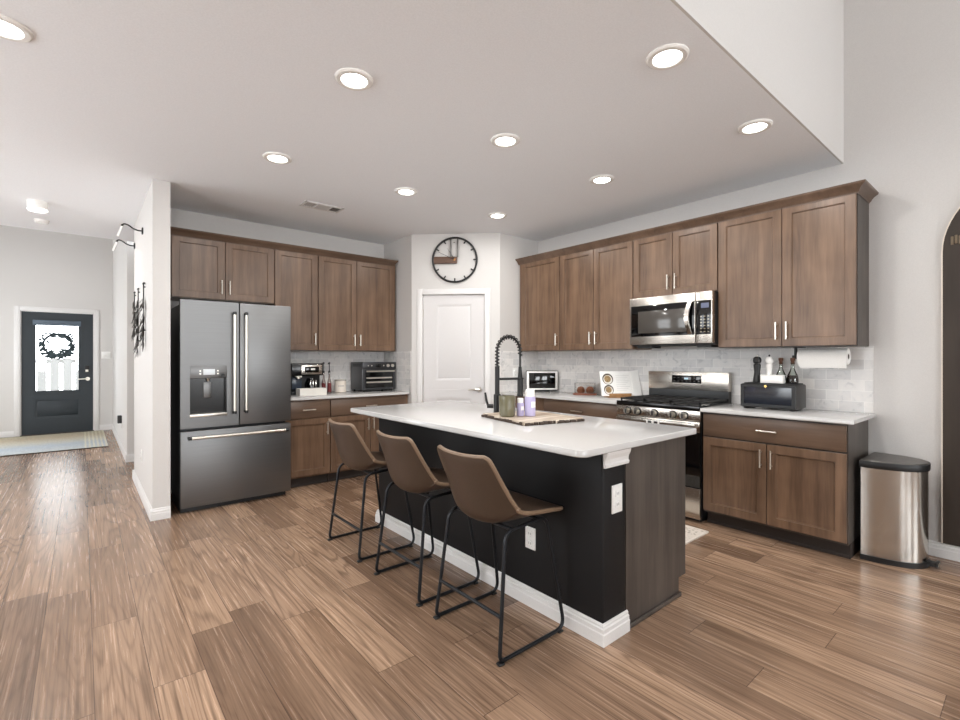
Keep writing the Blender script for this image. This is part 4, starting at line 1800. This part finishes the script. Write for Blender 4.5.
# ------------------------------------------------------------------ divider wall: picture lights and metal ornaments
for y, z, lab in ((5.36, 2.476, 'black gooseneck picture light nearer the divider wall end'), (6.22, 2.494, 'black gooseneck picture light farther down the divider wall')):
    r = thing('picture_light', lab, 'wall lamp', (.434, y, z), RZ)
    m = MB()
    m.box(-.026, .026, -.012, 0, -.028, .028, .003)
    m.build('back_plate', M['black'], r)
    m = MB()
    m.tube(catmull([(0, -.010, 0), (0, -.04, .0), (0, -.075, .012), (0, -.11, .036), (0, -.14, .042), (0, -.155, .028)], 5), .0065, seg=10)
    m.build('arm', M['black'], r)
    m = MB()
    m.cyl((0, -.153, .034), (0, -.158, .018), .009, 14)
    m.build('socket', M['black'], r)
    m = MB()
    m.tube([(0, -.158, .018), (0, -.188, -.075)], [.007, .007], seg=12)
    m.build('lamp_tube', emis('tube_glow', (1, .97, .92), 1.6), r)
rnd = random.Random(11)
om = plain('aged_metal', (74, 70, 66), 0.45, metal=0.7)
for y, zt, zl, lab in ((5.15, 1.965, 1.45, 'tallest dark metal leaf ornament nearest the wall end'), (5.68, 1.975, 1.37, 'middle dark metal leaf ornament hanging lowest on the divider wall'), (6.10, 1.985, 1.58, 'small dark metal leaf ornament farthest along the divider wall')):
    r = thing('metal_wall_ornament', lab, 'wall decoration', (.434, y, 0), RZ)
    m = MB()
    m.tube([(0, -.014, zt), (0, -.014, zl + .05)], .005, seg=8)
    m.cyl((0, 0, zt - .03), (0, -.014, zt - .03), .006, 8)
    m.cyl((0, 0, zl + .1), (0, -.014, zl + .1), .006, 8)
    m.build('rod', M['black'], r)
    m = MB()
    m.cyl((-.03, -.014, zt), (.03, -.014, zt), .009, 10)
    m.build('cross_piece', M['black'], r)
    m = MB()
    n = 34
    for k in range(n):
        z = zt - .10 - (zt - .10 - zl) * k / n + rnd.uniform(-.02, .02)
        a = rnd.uniform(0, 2 * PI)
        wv = .8 if k < n * .6 else .5
        m.leaf((0, -.016, z), (math.cos(a) * wv * 1.5, rnd.uniform(-.42, .12), -rnd.uniform(.5, 1.6)), .016, rnd.uniform(.07, .13), (rnd.uniform(-.6, .6), -1, .2))
    m.build('leaf_cluster', om, r, smooth=False)

# ------------------------------------------------------------------ wreath on the front door
wr = thing('door_wreath', 'dark leafy wreath hanging on the front door glass', 'wreath', (-.32, 11.015, 1.535))
m = MB()
m.torus((0, -.03, 0), .185, .016, 'y', 40, 8)
m.build('ring', plain('wreath_twig', (44, 54, 58), 0.8), wr)
m = MB()
rnd = random.Random(5)
for k in range(170):
    a = rnd.uniform(0, 2 * PI)
    if rnd.random() < .4:
        a = -PI / 2 + rnd.uniform(-.9, .9)
    rr = .185 + rnd.uniform(-.025, .03)
    out = rnd.uniform(-.6, 1.1)
    d = (-math.sin(a) * rnd.choice((-1, 1)) + math.cos(a) * out, rnd.uniform(-.3, .1), math.cos(a) * rnd.choice((-1, 1)) * .7 + math.sin(a) * out)
    m.leaf((rr * math.cos(a), -.03 + rnd.uniform(-.012, .012), rr * math.sin(a)), d, .019, rnd.uniform(.06, .11), (rnd.uniform(-.4, .4), -1, rnd.uniform(-.4, .4)))
m.build('leaves', plain('wreath_leaf', (58, 72, 76), 0.7), wr, smooth=False)
m = MB()
m.tube(catmull([(.0, -.03, .19), (.03, -.03, .23), (.07, -.03, .25), (.06, -.03, .28), (.02, -.03, .275)], 4), .006, seg=6)
m.build('hanger', plain('wreath_wire', (44, 54, 58), 0.6), wr)


# ------------------------------------------------------------------ rugs
def rug_mat():
    m, nt, b = newmat('entry_rug_weave')
    tc = N(nt, 'ShaderNodeTexCoord')
    sp = N(nt, 'ShaderNodeSeparateXYZ')
    nt.links.new(tc.outputs['Object'], sp.inputs[0])
    n1 = N(nt, 'ShaderNodeTexNoise')
    n1.inputs['Scale'].default_value = 9
    n1.inputs['Detail'].default_value = 5
    nt.links.new(tc.outputs['Object'], n1.inputs['Vector'])
    yy = math_n(nt, 'ADD', math_n(nt, 'DIVIDE', sp.outputs[1], 2.0), math_n(nt, 'MULTIPLY', math_n(nt, 'SUBTRACT', n1.outputs['Fac'], .5), .25))
    col = ramp(nt, yy, [(0.0, lin((186, 190, 190))), (0.3, lin((168, 176, 186))), (0.5, lin((186, 182, 170))), (0.75, lin((190, 176, 152))), (1.0, lin((186, 178, 156)))])
    # end stripes
    ax = math_n(nt, 'ABSOLUTE', sp.outputs[0])
    stripe = math_n(nt, 'GREATER_THAN', math_n(nt, 'SINE', math_n(nt, 'MULTIPLY', ax, 130.0)), 0.1)
    inend = math_n(nt, 'GREATER_THAN', ax, 0.56)
    col = mixc(nt, math_n(nt, 'MULTIPLY', stripe, math_n(nt, 'MULTIPLY', inend, .7)), col, lin((214, 208, 186)))
    n2 = N(nt, 'ShaderNodeTexNoise')
    n2.inputs['Scale'].default_value = 60
    nt.links.new(tc.outputs['Object'], n2.inputs['Vector'])
    col = mixc(nt, 1.0, col, ramp(nt, n2.outputs['Fac'], [(.35, (.8, .8, .8, 1)), (.65, (1.12, 1.12, 1.1, 1))]), 'MULTIPLY')
    nt.links.new(col, b.inputs['Base Color'])
    b.inputs['Roughness'].default_value = .95
    return m


rg = thing('entry_rug', 'blue and tan woven rug in front of the entry door', 'rug', (-.55, 8.86, 0))
m = MB()
m.box(-.85, .85, 0, 2.0, 0.0, .012, .004)
m.build('pile', rug_mat(), rg)
m = MB()
m.box(-.852, .852, -.006, .012, 0, .0135, .003)
m.build('bound_edge', plain('dark_binding', (70, 62, 56), .9), rg)

mm, nt, b = newmat('mat_weave')
tcn = N(nt, 'ShaderNodeTexCoord')
vo = N(nt, 'ShaderNodeTexVoronoi')
vo.inputs['Scale'].default_value = 38
nt.links.new(tcn.outputs['Object'], vo.inputs['Vector'])
nt.links.new(ramp(nt, vo.outputs['Distance'], [(.15, lin((160, 146, 130))), (.45, lin((222, 212, 200)))]), b.inputs['Base Color'])
b.inputs['Roughness'].default_value = .95
km = thing('kitchen_mat', 'beige patterned mat on the floor in front of the range', 'mat', (2.98, 1.615, 0))
m = MB()
m.box(0, .60, 0, .95, 0, .010, .003)
m.build('pile', mm, km)
m = MB()
for a in ((0, .60, -.002, .018), (0, .60, .932, .952), (-.002, .018, 0, .95), (.582, .602, 0, .95)):
    m.box(*a, 0, .0115, .002)
m.build('border', plain('mat_border', (226, 216, 204), .9), km)

# ------------------------------------------------------------------ ceiling fixtures
LABS = {(0, 1): 'round ceiling downlight over the stools, large in the photo left of centre', (1, 0): 'largest round ceiling downlight at the photo top right of centre',
        (2, 0): 'round ceiling downlight above the right end of the range wall cabinets', (1, 1): 'round ceiling downlight over the middle of the island',
        (0, 2): 'round ceiling downlight in front of the refrigerator', (1, 2): 'round ceiling downlight in front of the toaster oven counter',
        (2, 2): 'round ceiling downlight in front of the pantry door', (2, 1): 'round ceiling downlight over the aisle in front of the microwave',
        (0, 0): 'round ceiling downlight nearest the camera, above the top edge of the photo', 'h': 'round ceiling downlight cut by the left edge of the photo'}


def downlight(x, y, lab, z=H, power=DOWNLIGHT_W):
    r = thing('recessed_downlight', lab, 'ceiling light', (x, y, z), 0, 'recessed kitchen downlights')
    m = MB()
    prof = [(.062, -.004), (.068, -.012), (.088, -.012), (.096, -.006), (.097, 0), (.062, 0)]
    rings = [[(a * math.cos(2 * PI * k / 40), a * math.sin(2 * PI * k / 40), b) for k in range(40)] for a, b in prof]
    m.loft(rings, cap=False)
    m.build('trim_ring', M['white'], r)
    m = MB()
    m.lathe([(.063, -.008), (.063, -.002)], seg=40)
    m.build('lens', M['lens'], r)
    l = area('downlight_lamp', (x, y, z - .016), (0, 0, 0), .12, .12, power, (1.0, 0.99, 0.965), 'DISK')
    return r


for i, x in enumerate((1.075, 2.14, 3.20)):
    for j, y in enumerate((1.16, 2.29, 3.54)):
        downlight(x, y, LABS[(i, j)])
downlight(-.262, 2.905, LABS['h'])
fl = thing('flush_ceiling_light', 'white drum ceiling light in the entry hallway', 'ceiling light', (-.312, 5.95, H))
m = MB()
m.lathe([(.068, -.075), (.070, -.070), (.074, 0)], seg=36)
m.build('drum', M['white'], fl)
m = MB()
m.lathe([(.062, -.084), (.070, -.080), (.070, -.075)], seg=36)
m.build('diffuser', M['lens'], fl)
area('hall_lamp', (-.312, 6.0, H - .10), (0, 0, 0), .16, .16, FOYER_W, (1.0, 0.96, 0.91), 'DISK')
sd = thing('smoke_detector', 'small white round ceiling device beyond the hallway light', 'smoke detector', (-.32, 6.72, H))
m = MB()
m.lathe([(.045, -.035), (.055, -.028), (.058, -.008), (.062, 0)], seg=32)
m.build('housing', M['white'], sd)
m = MB()
m.cyl((0, -.03, -.036), (0, -.03, -.033), .004, 8)
m.build('indicator', M['grey_metal'], sd)

vt = thing('ceiling_vent', 'rectangular white air vent in the ceiling above the refrigerator', 'vent', (1.745, 4.41, H), 0)
m = MB()
VX, VY = .185, .085
for a in ((-VX, VX, -VY, -VY + .022), (-VX, VX, VY - .022, VY), (-VX, -VX + .022, -VY, VY), (VX - .022, VX, -VY, VY), (-.07, -.055, -VY, VY), (.065, .08, -VY, VY)):
    m.box(*a, -.010, 0, .002)
m.build('frame', M['trim'], vt)
m = MB()
for x0, x1, s in ((-VX + .02, -.07, 1), (-.055, .065, 0), (.08, VX - .02, -1)):
    if s == 0:
        for k in range(5):
            y = -.055 + k * .0255
            m.loft([[(x0, y, -.001), (x0, y + .012, -.010), (x0, y + .013, -.009), (x0, y + .001, 0)], [(x1, y, -.001), (x1, y + .012, -.010), (x1, y + .013, -.009), (x1, y + .001, 0)]])
    else:
        for k in range(5):
            x = x0 + (x1 - x0) * k / 5
            m.loft([[(x, -.063, -.001), (x + s * .010, -.063, -.010), (x + s * .011, -.063, -.009), (x + .001, -.063, 0)], [(x, .063, -.001), (x + s * .010, .063, -.010), (x + s * .011, .063, -.009), (x + .001, .063, 0)]])
m.build('louvre', plain('vent_grey', (190, 186, 182), .5), vt, smooth=False)
m = MB()
m.box(-VX + .01, VX - .01, -VY + .01, VY - .01, -.002, -.0005)
m.build('duct', plain('duct_dark', (60, 56, 52), .8), vt, smooth=False)
